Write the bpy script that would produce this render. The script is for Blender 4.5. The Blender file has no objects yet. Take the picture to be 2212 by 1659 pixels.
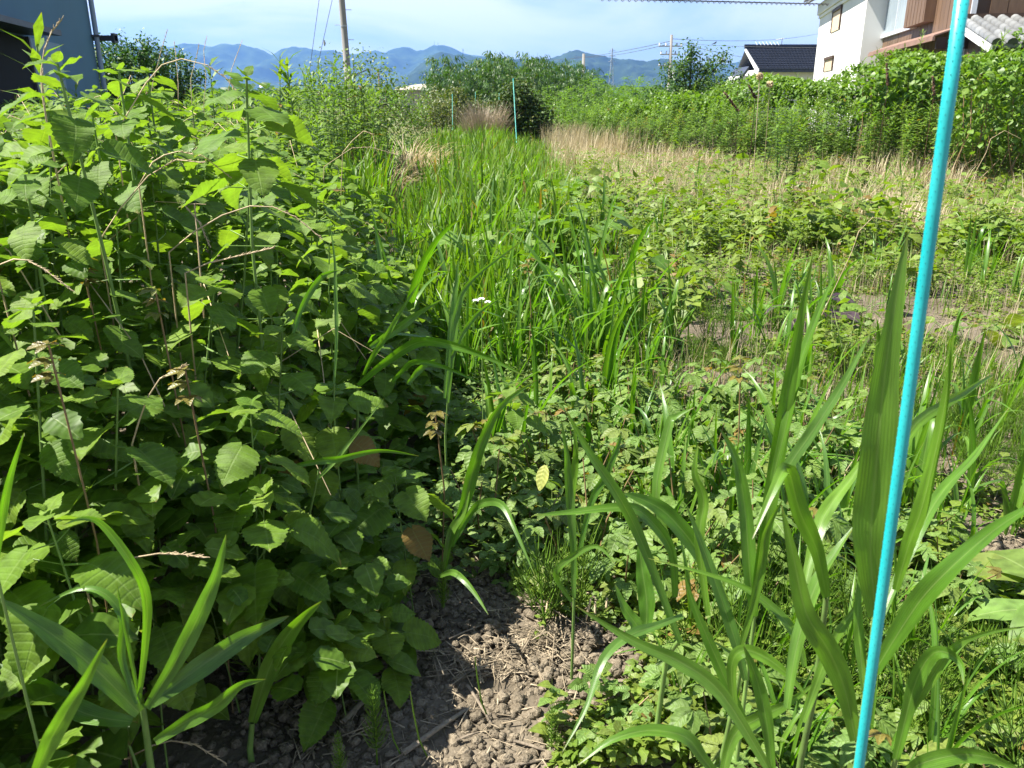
import bpy, math, random
import numpy as np
from mathutils import Vector, Matrix, noise
random.seed(7); rng = np.random.default_rng(7)
R = math.radians
sc = bpy.context.scene
col = sc.collection

# ------------------------------------------------------------------ camera
CX, CY, F, HY, CAMH = 1106.0, 829.5, 1757.0, 215.0, 1.5
TH = math.atan((CY - HY) / F)
cam = bpy.data.cameras.new('camera'); camo = bpy.data.objects.new('camera', cam); col.objects.link(camo)
camo.location = (0, 0, CAMH); camo.rotation_euler = (R(90) - TH, 0, 0)
cam.sensor_width = 36; cam.lens = 36 * F / 2212; cam.clip_start = .05; cam.clip_end = 20000
cam.dof.use_dof = True; cam.dof.focus_distance = 4.0; cam.dof.aperture_fstop = 13.0
sc.camera = camo

# ------------------------------------------------------------------ light
SUN_AZ, SUN_EL = -87, 56          # degrees right of +Y (negative = left), elevation
sd = Vector((math.sin(R(SUN_AZ)) * math.cos(R(SUN_EL)), math.cos(R(SUN_AZ)) * math.cos(R(SUN_EL)), math.sin(R(SUN_EL))))
sl = bpy.data.lights.new('sun', 'SUN'); so = bpy.data.objects.new('sun', sl); col.objects.link(so)
sl.energy = 5.0; sl.angle = R(.53); sl.color = (1, .95, .86)
so.rotation_euler = sd.to_track_quat('Z', 'Y').to_euler()
w = bpy.data.worlds.new('World'); sc.world = w; w.use_nodes = True
nt = w.node_tree; nt.nodes.clear()
N = nt.nodes.new; L = nt.links.new
sky = N('ShaderNodeTexSky'); sky.sky_type = 'NISHITA'; sky.sun_disc = False
sky.sun_elevation = R(SUN_EL); sky.sun_rotation = R(SUN_AZ); sky.air_density = 1.0; sky.dust_density = .3; sky.ozone_density = 3.5
bg = N('ShaderNodeBackground'); bg.inputs[1].default_value = .05
wo = N('ShaderNodeOutputWorld')
tc = N('ShaderNodeTexCoord'); mp = N('ShaderNodeMapping'); mp.inputs['Scale'].default_value = (1.5, 1.5, 6.0)
nz = N('ShaderNodeTexNoise'); nz.inputs['Scale'].default_value = 1.3; nz.inputs['Detail'].default_value = 7; nz.inputs['Roughness'].default_value = .55
nz.inputs['Distortion'].default_value = .5
cr = N('ShaderNodeMapRange'); cr.inputs[1].default_value = .42; cr.inputs[2].default_value = .60; cr.inputs[3].default_value = .10; cr.inputs[4].default_value = .95
cr.interpolation_type = 'SMOOTHSTEP'
mx = N('ShaderNodeMix'); mx.data_type = 'RGBA'; mx.inputs[7].default_value = (8.2, 8.5, 9.5, 1)
L(tc.outputs['Generated'], mp.inputs[0]); L(mp.outputs[0], nz.inputs[0]); L(nz.outputs[0], cr.inputs[0])
szz = N('ShaderNodeSeparateXYZ'); L(tc.outputs['Generated'], szz.inputs[0])
hz_ = N('ShaderNodeMapRange'); hz_.inputs[1].default_value = .12; hz_.inputs[2].default_value = .6; hz_.inputs[3].default_value = 1; hz_.inputs[4].default_value = .35; L(szz.outputs['Z'], hz_.inputs[0])
cm = N('ShaderNodeMath'); cm.operation = 'MULTIPLY'; L(cr.outputs[0], cm.inputs[0]); L(hz_.outputs[0], cm.inputs[1]); L(cm.outputs[0], mx.inputs[0]); L(sky.outputs[0], mx.inputs[6]); L(mx.outputs[2], bg.inputs[0]); L(bg.outputs[0], wo.inputs[0])
vs = sc.view_settings; vs.view_transform = 'Standard'; vs.look = 'None'; vs.exposure = 1.7; vs.gamma = 1; vs.use_curve_mapping = False
cy = sc.cycles
cy.max_bounces = 7; cy.diffuse_bounces = 2; cy.glossy_bounces = 2; cy.transmission_bounces = 5; cy.transparent_max_bounces = 4; cy.volume_bounces = 0
cy.use_denoising = True; cy.sample_clamp_indirect = 6; cy.caustics_reflective = False; cy.caustics_refractive = False

# ------------------------------------------------------------------ pixel helpers (2212 x 1659 grid of the photograph)
FW = Vector((0, math.cos(TH), -math.sin(TH))); UP = Vector((0, math.sin(TH), math.cos(TH))); O = Vector((0, 0, CAMH))
def ray(px, py): return FW + Vector((1, 0, 0)) * ((px - CX) / F) + UP * ((CY - py) / F)
def W(px, py, z): return O + ray(px, py) * z                    # at depth z along the axis
def WD(px, py, D): r = ray(px, py); return O + r * (D / r.y)    # at distance D north
def WH(px, py, h=0.0): r = ray(px, py); return O + r * ((h - CAMH) / r.z)

# ------------------------------------------------------------------ object helpers
def tag(o, label=None, cat=None, group=None, kind=None):
    if label: o['label'] = label
    if cat: o['category'] = cat
    if group: o['group'] = group
    if kind: o['kind'] = kind
    return o
def link(name, data, parent=None, mat=None):
    o = bpy.data.objects.new(name, data); col.objects.link(o)
    if parent: o.parent = parent
    if mat is not None: o.matrix_basis = mat
    return o
def empty(name, loc, rz=0):
    o = bpy.data.objects.new(name, None); col.objects.link(o); o.empty_display_size = .1
    o.location = loc; o.rotation_euler = (0, 0, rz); return o
def kids_map():
    m = {}
    for o in col.objects:
        if o.parent: m.setdefault(o.parent.name, []).append(o)
    return m

class T:                                     # triangle template
    def __init__(s, v, f, uv=None, m=None, tint=None):
        s.v = np.asarray(v, float).reshape(-1, 3); s.f = np.asarray(f, int).reshape(-1, 3)
        s.uv = np.zeros((len(s.v), 2)) if uv is None else np.asarray(uv, float)
        s.m = np.zeros(len(s.f), int) if m is None else np.asarray(m, int) * np.ones(len(s.f), int)
        s.tint = np.zeros(len(s.v)) if tint is None else np.asarray(tint, float) * np.ones(len(s.v))
    def x(s, M, tint=None, m=None):
        A = np.array(M)
        return T(s.v @ A[:3, :3].T + A[:3, 3], s.f, s.uv, s.m if m is None else m, s.tint if tint is None else tint)
def cat(ts):
    off = 0; V = []; Fc = []; U = []; M_ = []; Ti = []
    for t in ts:
        V.append(t.v); Fc.append(t.f + off); U.append(t.uv); M_.append(t.m); Ti.append(t.tint); off += len(t.v)
    return T(np.concatenate(V), np.concatenate(Fc), np.concatenate(U), np.concatenate(M_), np.concatenate(Ti))
def many(t, Ms, tints, m=None):              # one template, array of 4x4 matrices (n,4,4)
    Ms = np.asarray(Ms); n = len(Ms)
    V = np.einsum('nij,kj->nki', Ms[:, :3, :3], t.v) + Ms[:, None, :3, 3]
    Fc = t.f[None] + (np.arange(n) * len(t.v))[:, None, None]
    return T(V.reshape(-1, 3), Fc.reshape(-1, 3), np.tile(t.uv, (n, 1)), np.tile(t.m, n) if m is None else m, np.repeat(np.asarray(tints), len(t.v)))
def mesh(name, t, mats, smooth=True):
    me = bpy.data.meshes.new(name)
    me.vertices.add(len(t.v)); me.vertices.foreach_set('co', t.v.astype(np.float32).ravel())
    nf = len(t.f); me.loops.add(nf * 3); me.loops.foreach_set('vertex_index', t.f.astype(np.int32).ravel())
    me.polygons.add(nf); me.polygons.foreach_set('loop_start', np.arange(0, nf * 3, 3, dtype=np.int32))
    me.polygons.foreach_set('material_index', t.m.astype(np.int32))
    me.polygons.foreach_set('use_smooth', np.full(nf, smooth))
    me.update(calc_edges=True)
    a = me.attributes.new('luv', 'FLOAT2', 'POINT'); a.data.foreach_set('vector', t.uv.astype(np.float32).ravel())
    a = me.attributes.new('tint', 'FLOAT', 'POINT'); a.data.foreach_set('value', t.tint.astype(np.float32))
    for m in (mats if isinstance(mats, (list, tuple)) else [mats]): me.materials.append(m)
    return me
def mats_of(pos, az, pitch, roll, scl):      # arrays -> (n,4,4); +Y of the template points to azimuth az (from +Y clockwise), raised by pitch
    n = len(az); az = np.asarray(az); p = np.asarray(pitch) * np.ones(n); r = np.asarray(roll) * np.ones(n)
    ca, sa, cp, sp, cr_, sr = np.cos(-az), np.sin(-az), np.cos(p), np.sin(p), np.cos(r), np.sin(r)
    Z = np.zeros(n); I = np.ones(n)
    Rz = np.stack([ca, -sa, Z, sa, ca, Z, Z, Z, I], 1).reshape(n, 3, 3)
    Rx = np.stack([I, Z, Z, Z, cp, -sp, Z, sp, cp], 1).reshape(n, 3, 3)
    Ry = np.stack([cr_, Z, sr, Z, I, Z, -sr, Z, cr_], 1).reshape(n, 3, 3)
    A = Rz @ Rx @ Ry * (np.asarray(scl) * np.ones(n))[:, None, None]
    M_ = np.zeros((n, 4, 4)); M_[:, :3, :3] = A; M_[:, :3, 3] = pos; M_[:, 3, 3] = 1
    return M_
def m1(pos, az, pitch=0, roll=0, s=1): return mats_of(np.array([pos]), [az], pitch, roll, s)[0]
def tube(pts, rad, n=5, mat=0, cap=False):
    pts = [Vector(p) for p in pts]; k = len(pts); rad = [rad] * k if not hasattr(rad, '__len__') else rad
    V = []; Fc = []; ref = Vector((0, 0, 1)) if abs((pts[-1] - pts[0]).normalized().z) < .9 else Vector((1, 0, 0))
    for i, p in enumerate(pts):
        d = (pts[min(i + 1, k - 1)] - pts[max(i - 1, 0)]).normalized()
        a = d.cross(ref).normalized(); b = d.cross(a)
        for j in range(n):
            t = 2 * math.pi * j / n; V.append(p + (a * math.cos(t) + b * math.sin(t)) * rad[i])
    for i in range(k - 1):
        for j in range(n):
            a0 = i * n + j; a1 = i * n + (j + 1) % n
            Fc += [(a0, a1, a1 + n), (a0, a1 + n, a0 + n)]
    if cap:
        for base, o_ in ((0, 0), ((k - 1) * n, 1)):
            for j in range(1, n - 1): Fc.append((base, base + j, base + j + 1))
    return T([tuple(v) for v in V], Fc, m=mat)
def box(lo, hi, mat=0):
    x0, y0, z0 = lo; x1, y1, z1 = hi
    v = [(x0, y0, z0), (x1, y0, z0), (x1, y1, z0), (x0, y1, z0), (x0, y0, z1), (x1, y0, z1), (x1, y1, z1), (x0, y1, z1)]
    q = [(3, 2, 1, 0), (4, 5, 6, 7), (0, 1, 5, 4), (1, 2, 6, 5), (2, 3, 7, 6), (3, 0, 4, 7)]
    f = []
    for a, b, c, d in q: f += [(a, b, c), (a, c, d)]
    return T(v, f, m=mat)
def prism(poly, d, mat=0):                   # poly: list of 3D points (planar convex), d: extrusion vector
    n = len(poly); v = [tuple(p) for p in poly] + [tuple(Vector(p) + Vector(d)) for p in poly]; f = []
    for j in range(1, n - 1): f += [(0, j + 1, j), (n, n + j, n + j + 1)]
    for j in range(n): k = (j + 1) % n; f += [(j, k, k + n), (j, k + n, j + n)]
    return T(v, f, m=mat)

# ------------------------------------------------------------------ materials
def newmat(name):
    m = bpy.data.materials.new(name); m.use_nodes = True; m.node_tree.nodes.clear(); return m, m.node_tree
def leafmat(name, cols, trans, tf=.4, rough=.45, spec=.35, veins=0, bump=.35, midrib=.5, dead=0, pale=.0, lined=0, sheen=0):
    m, nt = newmat(name); N = nt.nodes.new; L = nt.links.new
    def math_(op, a, b=None, c=None, clamp=False):
        n = N('ShaderNodeMath'); n.operation = op; n.use_clamp = clamp
        for i, q in enumerate((a, b, c)):
            if q is None: continue
            if isinstance(q, (int, float)): n.inputs[i].default_value = q
            else: L(q, n.inputs[i])
        return n.outputs[0]
    at = N('ShaderNodeAttribute'); at.attribute_name = 'luv'; sp = N('ShaderNodeSeparateXYZ'); L(at.outputs['Vector'], sp.inputs[0])
    ti = N('ShaderNodeAttribute'); ti.attribute_name = 'tint'; oi = N('ShaderNodeObjectInfo')
    rnd = math_('FRACT', math_('ADD', math_('MULTIPLY', oi.outputs['Random'], 1.0), ti.outputs['Fac']))
    au = math_('ABSOLUTE', sp.outputs['X']); v = sp.outputs['Y']
    ramp = N('ShaderNodeValToRGB'); e = ramp.color_ramp.elements
    n = len(cols)
    for i, c in enumerate(cols):
        if i < 2: el = e[i]; el.position = i / (n - 1)
        else: el = e.new(i / (n - 1))
        el.color = (*c, 1)
    if n > 2:
        for i, el in enumerate(sorted(e, key=lambda q: q.position)): pass
        for i, c in enumerate(cols): e[i].position = i / (n - 1); e[i].color = (*c, 1)
    L(rnd, ramp.inputs[0])
    co = ramp.outputs[0]
    def mix(fac, a, b, typ='MIX'):
        n = N('ShaderNodeMix'); n.data_type = 'RGBA'; n.blend_type = typ; n.clamp_factor = True
        for s, q in ((0, fac), (6, a), (7, b)):
            if isinstance(q, (int, float)): n.inputs[s].default_value = q
            elif isinstance(q, tuple): n.inputs[s].default_value = (*q, 1)
            else: L(q, n.inputs[s])
        return n.outputs[2]
    # blotches
    cmb = N('ShaderNodeCombineXYZ'); L(sp.outputs['X'], cmb.inputs[0]); L(math_('MULTIPLY', v, 3.0), cmb.inputs[1]); L(math_('MULTIPLY', rnd, 37.0), cmb.inputs[2])
    ns = N('ShaderNodeTexNoise'); ns.inputs['Scale'].default_value = 1.7; ns.inputs['Detail'].default_value = 4; L(cmb.outputs[0], ns.inputs[0])
    bl = N('ShaderNodeMapRange'); bl.inputs[1].default_value = .3; bl.inputs[2].default_value = .7; bl.inputs[3].default_value = .72; bl.inputs[4].default_value = 1.28; L(ns.outputs[0], bl.inputs[0])
    hs = N('ShaderNodeHueSaturation'); L(co, hs.inputs['Color']); L(bl.outputs[0], hs.inputs['Value']); co = hs.outputs[0]
    if dead:                                   # some leaves and tips go yellow or brown
        g = math_('GREATER_THAN', rnd, 1 - dead); co = mix(g, co, (.20, .13, .035))
        tipb = math_('MULTIPLY', math_('SUBTRACT', math_('ADD', v, math_('MULTIPLY', ns.outputs[0], .5)), 1.18), 8, clamp=True)
        co = mix(tipb, co, (.22, .16, .06))
    rib = math_('SUBTRACT', 1, math_('MULTIPLY', au, 14 if not lined else 9), clamp=True)
    co = mix(math_('MULTIPLY', rib, midrib), co, (.28, .36, .13))
    nrm = None; hgt = None
    if veins:
        ph = math_('SUBTRACT', math_('MULTIPLY', v, veins * 6.283), math_('MULTIPLY', au, 3.6))
        sv = math_('SINE', ph); ve = math_('POWER', math_('MULTIPLY_ADD', sv, .5, .5), 6)
        co = mix(math_('MULTIPLY', ve, .13), co, (.22, .32, .12))
        c2 = N('ShaderNodeCombineXYZ'); L(math_('MULTIPLY', sp.outputs['X'], 6), c2.inputs[0]); L(math_('MULTIPLY', v, 16), c2.inputs[1])
        n2 = N('ShaderNodeTexVoronoi'); n2.inputs['Scale'].default_value = 1.6; L(c2.outputs[0], n2.inputs[0])
        hgt = math_('ADD', math_('MULTIPLY', math_('ADD', ve, rib), -1.3), math_('MULTIPLY', n2.outputs['Distance'], -.8))
    elif lined:
        hgt = math_('ADD', math_('SINE', math_('MULTIPLY', sp.outputs['X'], 34)), math_('MULTIPLY', rib, -3))
        co = mix(math_('MULTIPLY_ADD', math_('SINE', math_('MULTIPLY', sp.outputs['X'], 34)), .04, .04), co, (.2, .33, .08))
    else:
        ph = math_('SUBTRACT', math_('MULTIPLY', v, 38), math_('MULTIPLY', au, 6))
        hgt = math_('ADD', math_('SINE', ph), math_('MULTIPLY', rib, -2))
    bp = N('ShaderNodeBump'); bp.inputs['Strength'].default_value = bump; bp.inputs['Distance'].default_value = .0012; L(hgt, bp.inputs['Height'])
    geo = N('ShaderNodeNewGeometry')
    if pale: co = mix(math_('MULTIPLY', geo.outputs['Backfacing'], pale), co, (.28, .36, .24))
    pr = N('ShaderNodeBsdfPrincipled'); L(co, pr.inputs['Base Color']); pr.inputs['Roughness'].default_value = rough
    pr.inputs['Specular IOR Level'].default_value = spec; L(bp.outputs[0], pr.inputs['Normal'])
    if sheen: pr.inputs['Sheen Weight'].default_value = sheen; pr.inputs['Sheen Roughness'].default_value = .4
    tr = N('ShaderNodeBsdfTranslucent'); tcx = mix(1.0, co, trans, 'MULTIPLY'); L(tcx, tr.inputs[0]); L(bp.outputs[0], tr.inputs['Normal'])
    ms = N('ShaderNodeMixShader'); ms.inputs[0].default_value = tf; L(pr.outputs[0], ms.inputs[1]); L(tr.outputs[0], ms.inputs[2])
    out = N('ShaderNodeOutputMaterial'); L(ms.outputs[0], out.inputs[0])
    return m
def solid(name, c, rough=.6, var=.15, scale=8, bump=0, c2=None, metal=0, spec=.4, stretch=(1, 1, 1), detail=5, obj=True):
    m, nt = newmat(name); N = nt.nodes.new; L = nt.links.new
    tcn = N('ShaderNodeTexCoord'); mp = N('ShaderNodeMapping'); mp.inputs['Scale'].default_value = stretch; L(tcn.outputs['Object'], mp.inputs[0])
    ns = N('ShaderNodeTexNoise'); ns.inputs['Scale'].default_value = scale; ns.inputs['Detail'].default_value = detail; L(mp.outputs[0], ns.inputs[0])
    mr = N('ShaderNodeMapRange'); mr.inputs[1].default_value = .3; mr.inputs[2].default_value = .7; L(ns.outputs[0], mr.inputs[0])
    mx = N('ShaderNodeMix'); mx.data_type = 'RGBA'; L(mr.outputs[0], mx.inputs[0])
    c2 = c2 or tuple(min(1, q * (1 + var)) for q in c); c1 = c if c2 and var == 0 else tuple(q * (1 - var) for q in c)
    mx.inputs[6].default_value = (*c1, 1); mx.inputs[7].default_value = (*c2, 1)
    oi = N('ShaderNodeObjectInfo'); ti = N('ShaderNodeAttribute'); ti.attribute_name = 'tint'
    ad = N('ShaderNodeMath'); ad.operation = 'ADD'; L(oi.outputs['Random'], ad.inputs[0]); L(ti.outputs['Fac'], ad.inputs[1])
    fr = N('ShaderNodeMath'); fr.operation = 'FRACT'; L(ad.outputs[0], fr.inputs[0])
    rr = N('ShaderNodeMapRange'); rr.inputs[3].default_value = 1 - var; rr.inputs[4].default_value = 1 + var; L(fr.outputs[0], rr.inputs[0])
    hs = N('ShaderNodeHueSaturation'); L(mx.outputs[2], hs.inputs['Color']); L(rr.outputs[0], hs.inputs['Value'])
    pr = N('ShaderNodeBsdfPrincipled'); L(hs.outputs[0], pr.inputs['Base Color']); pr.inputs['Roughness'].default_value = rough
    pr.inputs['Metallic'].default_value = metal; pr.inputs['Specular IOR Level'].default_value = spec
    if bump:
        b = N('ShaderNodeBump'); b.inputs['Strength'].default_value = bump; b.inputs['Distance'].default_value = .01; L(ns.outputs[0], b.inputs['Height']); L(b.outputs[0], pr.inputs['Normal'])
    out = N('ShaderNodeOutputMaterial'); L(pr.outputs[0], out.inputs[0]); return m

YG = (1.6, 1.75, .35)
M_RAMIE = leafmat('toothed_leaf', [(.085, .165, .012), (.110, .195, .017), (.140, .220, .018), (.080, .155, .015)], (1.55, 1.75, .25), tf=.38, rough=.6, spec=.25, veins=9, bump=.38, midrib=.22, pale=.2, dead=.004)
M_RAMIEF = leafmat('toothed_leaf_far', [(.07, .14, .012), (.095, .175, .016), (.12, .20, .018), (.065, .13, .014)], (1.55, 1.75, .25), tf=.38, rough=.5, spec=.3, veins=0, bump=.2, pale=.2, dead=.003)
M_GRASS = leafmat('broad_grass', [(.065, .160, .014), (.085, .19, .016), (.11, .215, .02), (.075, .165, .035)], (1.5, 1.75, .25), tf=.42, rough=.33, spec=.5, dead=.0005, lined=1, bump=.10, midrib=.3)
M_GRASSF = leafmat('field_grass', [(.07, .16, .014), (.10, .20, .016), (.135, .225, .024), (.08, .15, .025)], (1.6, 1.75, .3), tf=.4, rough=.5, spec=.3, bump=.05, midrib=.2, dead=.03)
M_CREEP = leafmat('creeper_leaf', [(.11, .19, .035), (.13, .22, .05), (.15, .23, .045), (.10, .17, .035), (.16, .20, .04)], YG, tf=.34, rough=.5, spec=.3, bump=.4, midrib=.4, dead=.01)
M_WEED = leafmat('weed_leaf', [(.095, .165, .016), (.13, .20, .024), (.165, .225, .03), (.11, .15, .025)], YG, tf=.35, rough=.5, bump=.1, dead=.02)
M_GOLD = leafmat('goldenrod_leaf', [(.09, .17, .024), (.125, .21, .032), (.165, .24, .045)], YG, tf=.34, rough=.5, bump=.05, midrib=.3, dead=.02)
M_VINE = leafmat('vine_leaf', [(.075, .155, .018), (.11, .205, .026), (.15, .235, .034), (.07, .14, .02)], YG, tf=.35, rough=.45, bump=.05)
M_HORSE = leafmat('horsetail_green', [(.10, .20, .015), (.13, .23, .02), (.09, .18, .02)], YG, tf=.25, rough=.5, bump=0, midrib=0)
M_BAMB = leafmat('bamboo_leaf', [(.030, .075, .014), (.045, .10, .016), (.07, .13, .02)], YG, tf=.3, rough=.45, bump=0, midrib=0)
M_BAMBY = leafmat('young_bamboo_leaf', [(.09, .17, .02), (.12, .21, .03), (.10, .18, .03)], YG, tf=.4, rough=.45, bump=0, midrib=0)
M_EVER = leafmat('evergreen_leaf', [(.028, .062, .012), (.045, .085, .014), (.09, .105, .02)], YG, tf=.2, rough=.6, spec=.25, bump=0, midrib=0)
M_OLIVE = leafmat('olive_shrub_leaf', [(.06, .09, .02), (.09, .12, .025), (.12, .12, .03)], YG, tf=.25, rough=.5, bump=0, midrib=0)
M_OLIVE2 = leafmat('mixed_shrub_leaf', [(.07, .13, .02), (.10, .17, .025), (.12, .16, .03)], YG, tf=.3, rough=.5, bump=0, midrib=0)
M_PEAR = leafmat('fruit_tree_leaf', [(.035, .085, .018), (.055, .115, .022), (.08, .14, .03)], YG, tf=.28, rough=.4, bump=0, midrib=0)
M_LAUREL = leafmat('hedge_leaf', [(.03, .08, .014), (.045, .11, .018), (.06, .13, .02)], YG, tf=.2, rough=.5, spec=.3, bump=0, midrib=0)
M_STRAW = leafmat('dry_grass', [(.42, .35, .21), (.50, .43, .28), (.36, .29, .17), (.56, .49, .34)], (1.2, 1.1, .8), tf=.25, rough=.6, bump=0, midrib=0)
M_DEADB = leafmat('dead_shrub', [(.30, .24, .17), (.38, .31, .22), (.44, .36, .26)], (1, 1, 1), tf=.1, rough=.7, bump=0, midrib=0)
M_RED = leafmat('reddish_young_leaf', [(.14, .17, .03), (.18, .15, .03), (.12, .11, .025)], (1.5, 1.2, .4), tf=.35, rough=.4, bump=.2)
M_PURP = leafmat('purple_leaf', [(.045, .028, .035), (.06, .04, .045)], (1.3, 1, 1), tf=.2, rough=.45, bump=.3)
M_YEL = leafmat('yellowed_leaf', [(.33, .36, .08), (.36, .38, .1)], (1.2, 1.2, .4), tf=.35, rough=.5, bump=.3)
M_STEM = solid('green_stem', (.13, .22, .05), .5, .2, 30, spec=.4)
M_STEMR = solid('reddish_stem', (.18, .12, .055), .5, .25, 30)
M_STEMD = solid('dry_stem', (.44, .34, .20), .7, .25, 40)
M_BARK = solid('bark', (.11, .085, .06), .9, .3, 20, bump=.5)
M_SEED = solid('dark_seed', (.07, .035, .02), .8, .4, 60)

# ------------------------------------------------------------------ leaf templates
def leaf_t(rows, cols, wf, fold=.2, droop=.3, wav=0, base=0.0, seed=0, teeth=0, td=.1, curl=0, bend=0, asym=0):
    v = []; uv = []; f = []; c = len(cols)
    for i in range(rows + 1):
        t = i / rows; wd = wf(t)
        if teeth: wd *= 1 + (td if i % 2 else -td * .3)
        for u in cols:
            x = u * wd; y = t
            if base and t < .25: y -= base * abs(u) * (1 - t / .25)        # heart-shaped base
            if teeth and abs(u) == 1 and i % 2: y += .4 / rows
            z = abs(x) * fold - droop * t * t + wav * math.sin(t * 11 + seed + (1.5 if u > 0 else 0)) * u * u - curl * x * x
            x = x * (1 + asym * u) + bend * t * t; v.append((x, y, z)); uv.append((u, t))
    for i in range(rows):
        for j in range(c - 1):
            a = i * c + j; f += [(a, a + 1, a + c + 1), (a, a + c + 1, a + c)]
    return T(v, f, uv)
def ovate(t, w=.40): return w * max(.0, math.sin(math.pi * min(1, t ** .62)) ** .8) * (1 if t < .8 else 1) * (1 - .35 * max(0, t - .6) / .4) + (.004 if t > 0 else .01)
def ramw(t):      # broad ovate with drawn-out tip
    if t < .84: return .43 * math.sin(math.pi * (t / .98) ** .60) ** .72 if t > 0 else .06
    return .43 * math.sin(math.pi * (.84 / .98) ** .60) ** .72 * max(0, 1 - (t - .84) / .16) ** 1.3 + .003
C5 = (-1, -.5, 0, .5, 1)
RAM = [mesh('toothed_leaf_mesh', leaf_t(22, C5, (lambda t, k=wk: ramw(t) * k), fold, dr, wv, .10, s, 11, .075, .2, bend=bd, asym=as_), M_RAMIE) for s, (fold, dr, wv, bd, as_, wk) in enumerate([(.22, .22, .02, .05, .05, 1), (.10, .38, .035, -.07, -.08, .92), (.42, .15, .03, .02, .1, 1.05), (.05, .12, .045, -.03, 0, 1.0), (.28, .50, .04, .1, .12, .88), (-.08, .25, .05, .0, -.1, 1.02)])]
RAMT2 = leaf_t(10, (-1, 0, 1), ramw, .2, .25, .03, .08, 1, 5, .09, .2)
RAMT = leaf_t(5, (-1, 0, 1), ramw, .25, .25, 0, .08)
LANCE = leaf_t(3, (-1, 0, 1), lambda t: .10 * math.sin(math.pi * min(1, .08 + t * .92)) + .004, .3, .35)
OV = leaf_t(4, (-1, 0, 1), ovate, .25, .25)
OVS = leaf_t(2, (-1, 1), lambda t: (.12, .32, .0)[min(2, round(t * 2))] + .005, .25, .25)
def heartw(t): return .5 * math.sin(math.pi * (min(t, .995)) ** .5) ** .6 if t > 0 else .05
HEART = leaf_t(6, (-1, -.5, 0, .5, 1), heartw, .12, .2, 0, .22)
def lobw(t): return (.05 if t == 0 else .5 * math.sin(math.pi * min(t, .99) ** .55) ** .6) * (1 + .22 * math.sin(t * 19))
LOBE = leaf_t(16, (-1, -.5, 0, .5, 1), lobw, .15, .15, .02, .25)
def leaflet(s=1): return leaf_t(8, (-1, 0, 1), lambda t: (.27 * math.sin(math.pi * (.04 + .955 * t) ** .8) ** .9 + .003), .3, .3, 0, 0, 0, 4, .10)
LL = leaflet()
def compound(n=5):
    a = {5: (-95, -45, 0, 45, 95), 3: (-65, 0, 65)}[n]; s = {5: (.6, .85, 1, .85, .6), 3: (.85, 1, .85)}[n]
    return cat([LL.x(m1((math.sin(R(q)) * .12, math.cos(R(q)) * .12, 0), R(q), -.12, random.uniform(-.3, .3), ss)) for q, ss in zip(a, s)])
COMP = [compound(5), compound(3)]
def blade_t(width=.05, arc=.6, rows=10, lean=.25, fold=.35, twist=0, kink=0):
    v = []; uv = []; f = []; p = np.array([0., 0., 0.]); ang = math.pi / 2 - lean * .3
    st = 1 / rows
    for i in range(rows + 1):
        t = i / rows; wd = width * .5 * (.35 + .65 * min(1, t * 4)) * max(0, 1 - max(0, (t - .35) / .65) ** 1.7) + .0004
        tw = twist * t; d = np.array([0, math.cos(ang), math.sin(ang)]); nrm = np.array([0, -math.sin(ang), math.cos(ang)])
        sx = np.array([math.cos(tw), 0, 0]) + nrm * math.sin(tw); nn = nrm * math.cos(tw) - np.array([math.sin(tw), 0, 0])
        for u in (-1, 0, 1): v.append(p + sx * wd * u + nn * abs(u) * wd * fold); uv.append((u, t))
        p = p + d * st; ang -= arc * (1.2 * t) * st * 3 + (kink if i == int(rows * .55) else 0)
    for i in range(rows):
        for j in range(2): a = i * 3 + j; f += [(a, a + 1, a + 4), (a, a + 4, a + 3)]
    return T(v, f, uv)
BL = [blade_t(.05, .25), blade_t(.05, .7, twist=.6), blade_t(.045, 1.2), blade_t(.055, .45, kink=.9), blade_t(.04, .12, twist=-.5), blade_t(.05, 1.6, twist=.4)]
BLM = [mesh('grass_blade_mesh', b, M_GRASS) for b in BL]
BLF = [blade_t(.03, a, 4, fold=.2) for a in (.15, .5, 1.0, 1.5)]           # cheap blades
def curve_blade(pts, widths, rows=18, roll=0.0, fold=.3, face=None):
    """blade along control points (Catmull-Rom); width profile; base = pts[0]"""
    P = [Vector(p) for p in pts]; n = len(P)
    def cr_(t):
        s = t * (n - 1); i = min(int(s), n - 2); u = s - i
        a, b, c, d = P[max(i - 1, 0)], P[i], P[i + 1], P[min(i + 2, n - 1)]
        return .5 * ((2 * b) + (c - a) * u + (2 * a - 5 * b + 4 * c - d) * u * u + (3 * b - a - 3 * c + d) * u ** 3)
    v = []; uv = []; f = []
    for i in range(rows + 1):
        t = i / rows; p = cr_(t); d = (cr_(min(1, t + .02)) - cr_(max(0, t - .02))).normalized()
        vw = (face if face is not None else (O - p)).normalized() if not isinstance(face, str) else Vector((0, 0, 1))
        s = d.cross(vw); s = s.normalized() if s.length > .05 else Vector((1, 0, 0))
        rr = roll * (1 if not isinstance(roll, tuple) else 1)
        s = (Matrix.Rotation(rr * (0.4 + t), 3, d) @ s)
        nn = s.cross(d).normalized()
        wd = widths * .5 * (.45 + .55 * min(1, t * 3.2)) * max(0, 1 - max(0, (t - .42) / .58) ** 1.6) + .0003
        rip = .12 * math.sin(t * 23 + pts[0][0] * 9) * wd
        for u in (-1, -.5, 0, .5, 1):
            v.append(tuple(p + s * (wd * u) + nn * (abs(u) * wd * fold + (rip if u > 0 else -rip) * abs(u)))); uv.append((u, t))
    for i in range(rows):
        for j in range(4): a = i * 5 + j; f += [(a, a + 1, a + 6), (a, a + 6, a + 5)]
    return T(v, f, uv)

def fbm(x, y, s=1, o=4): return noise.fractal(Vector((x * s, y * s, 3.1)), 1.0, 2.0, o)

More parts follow.
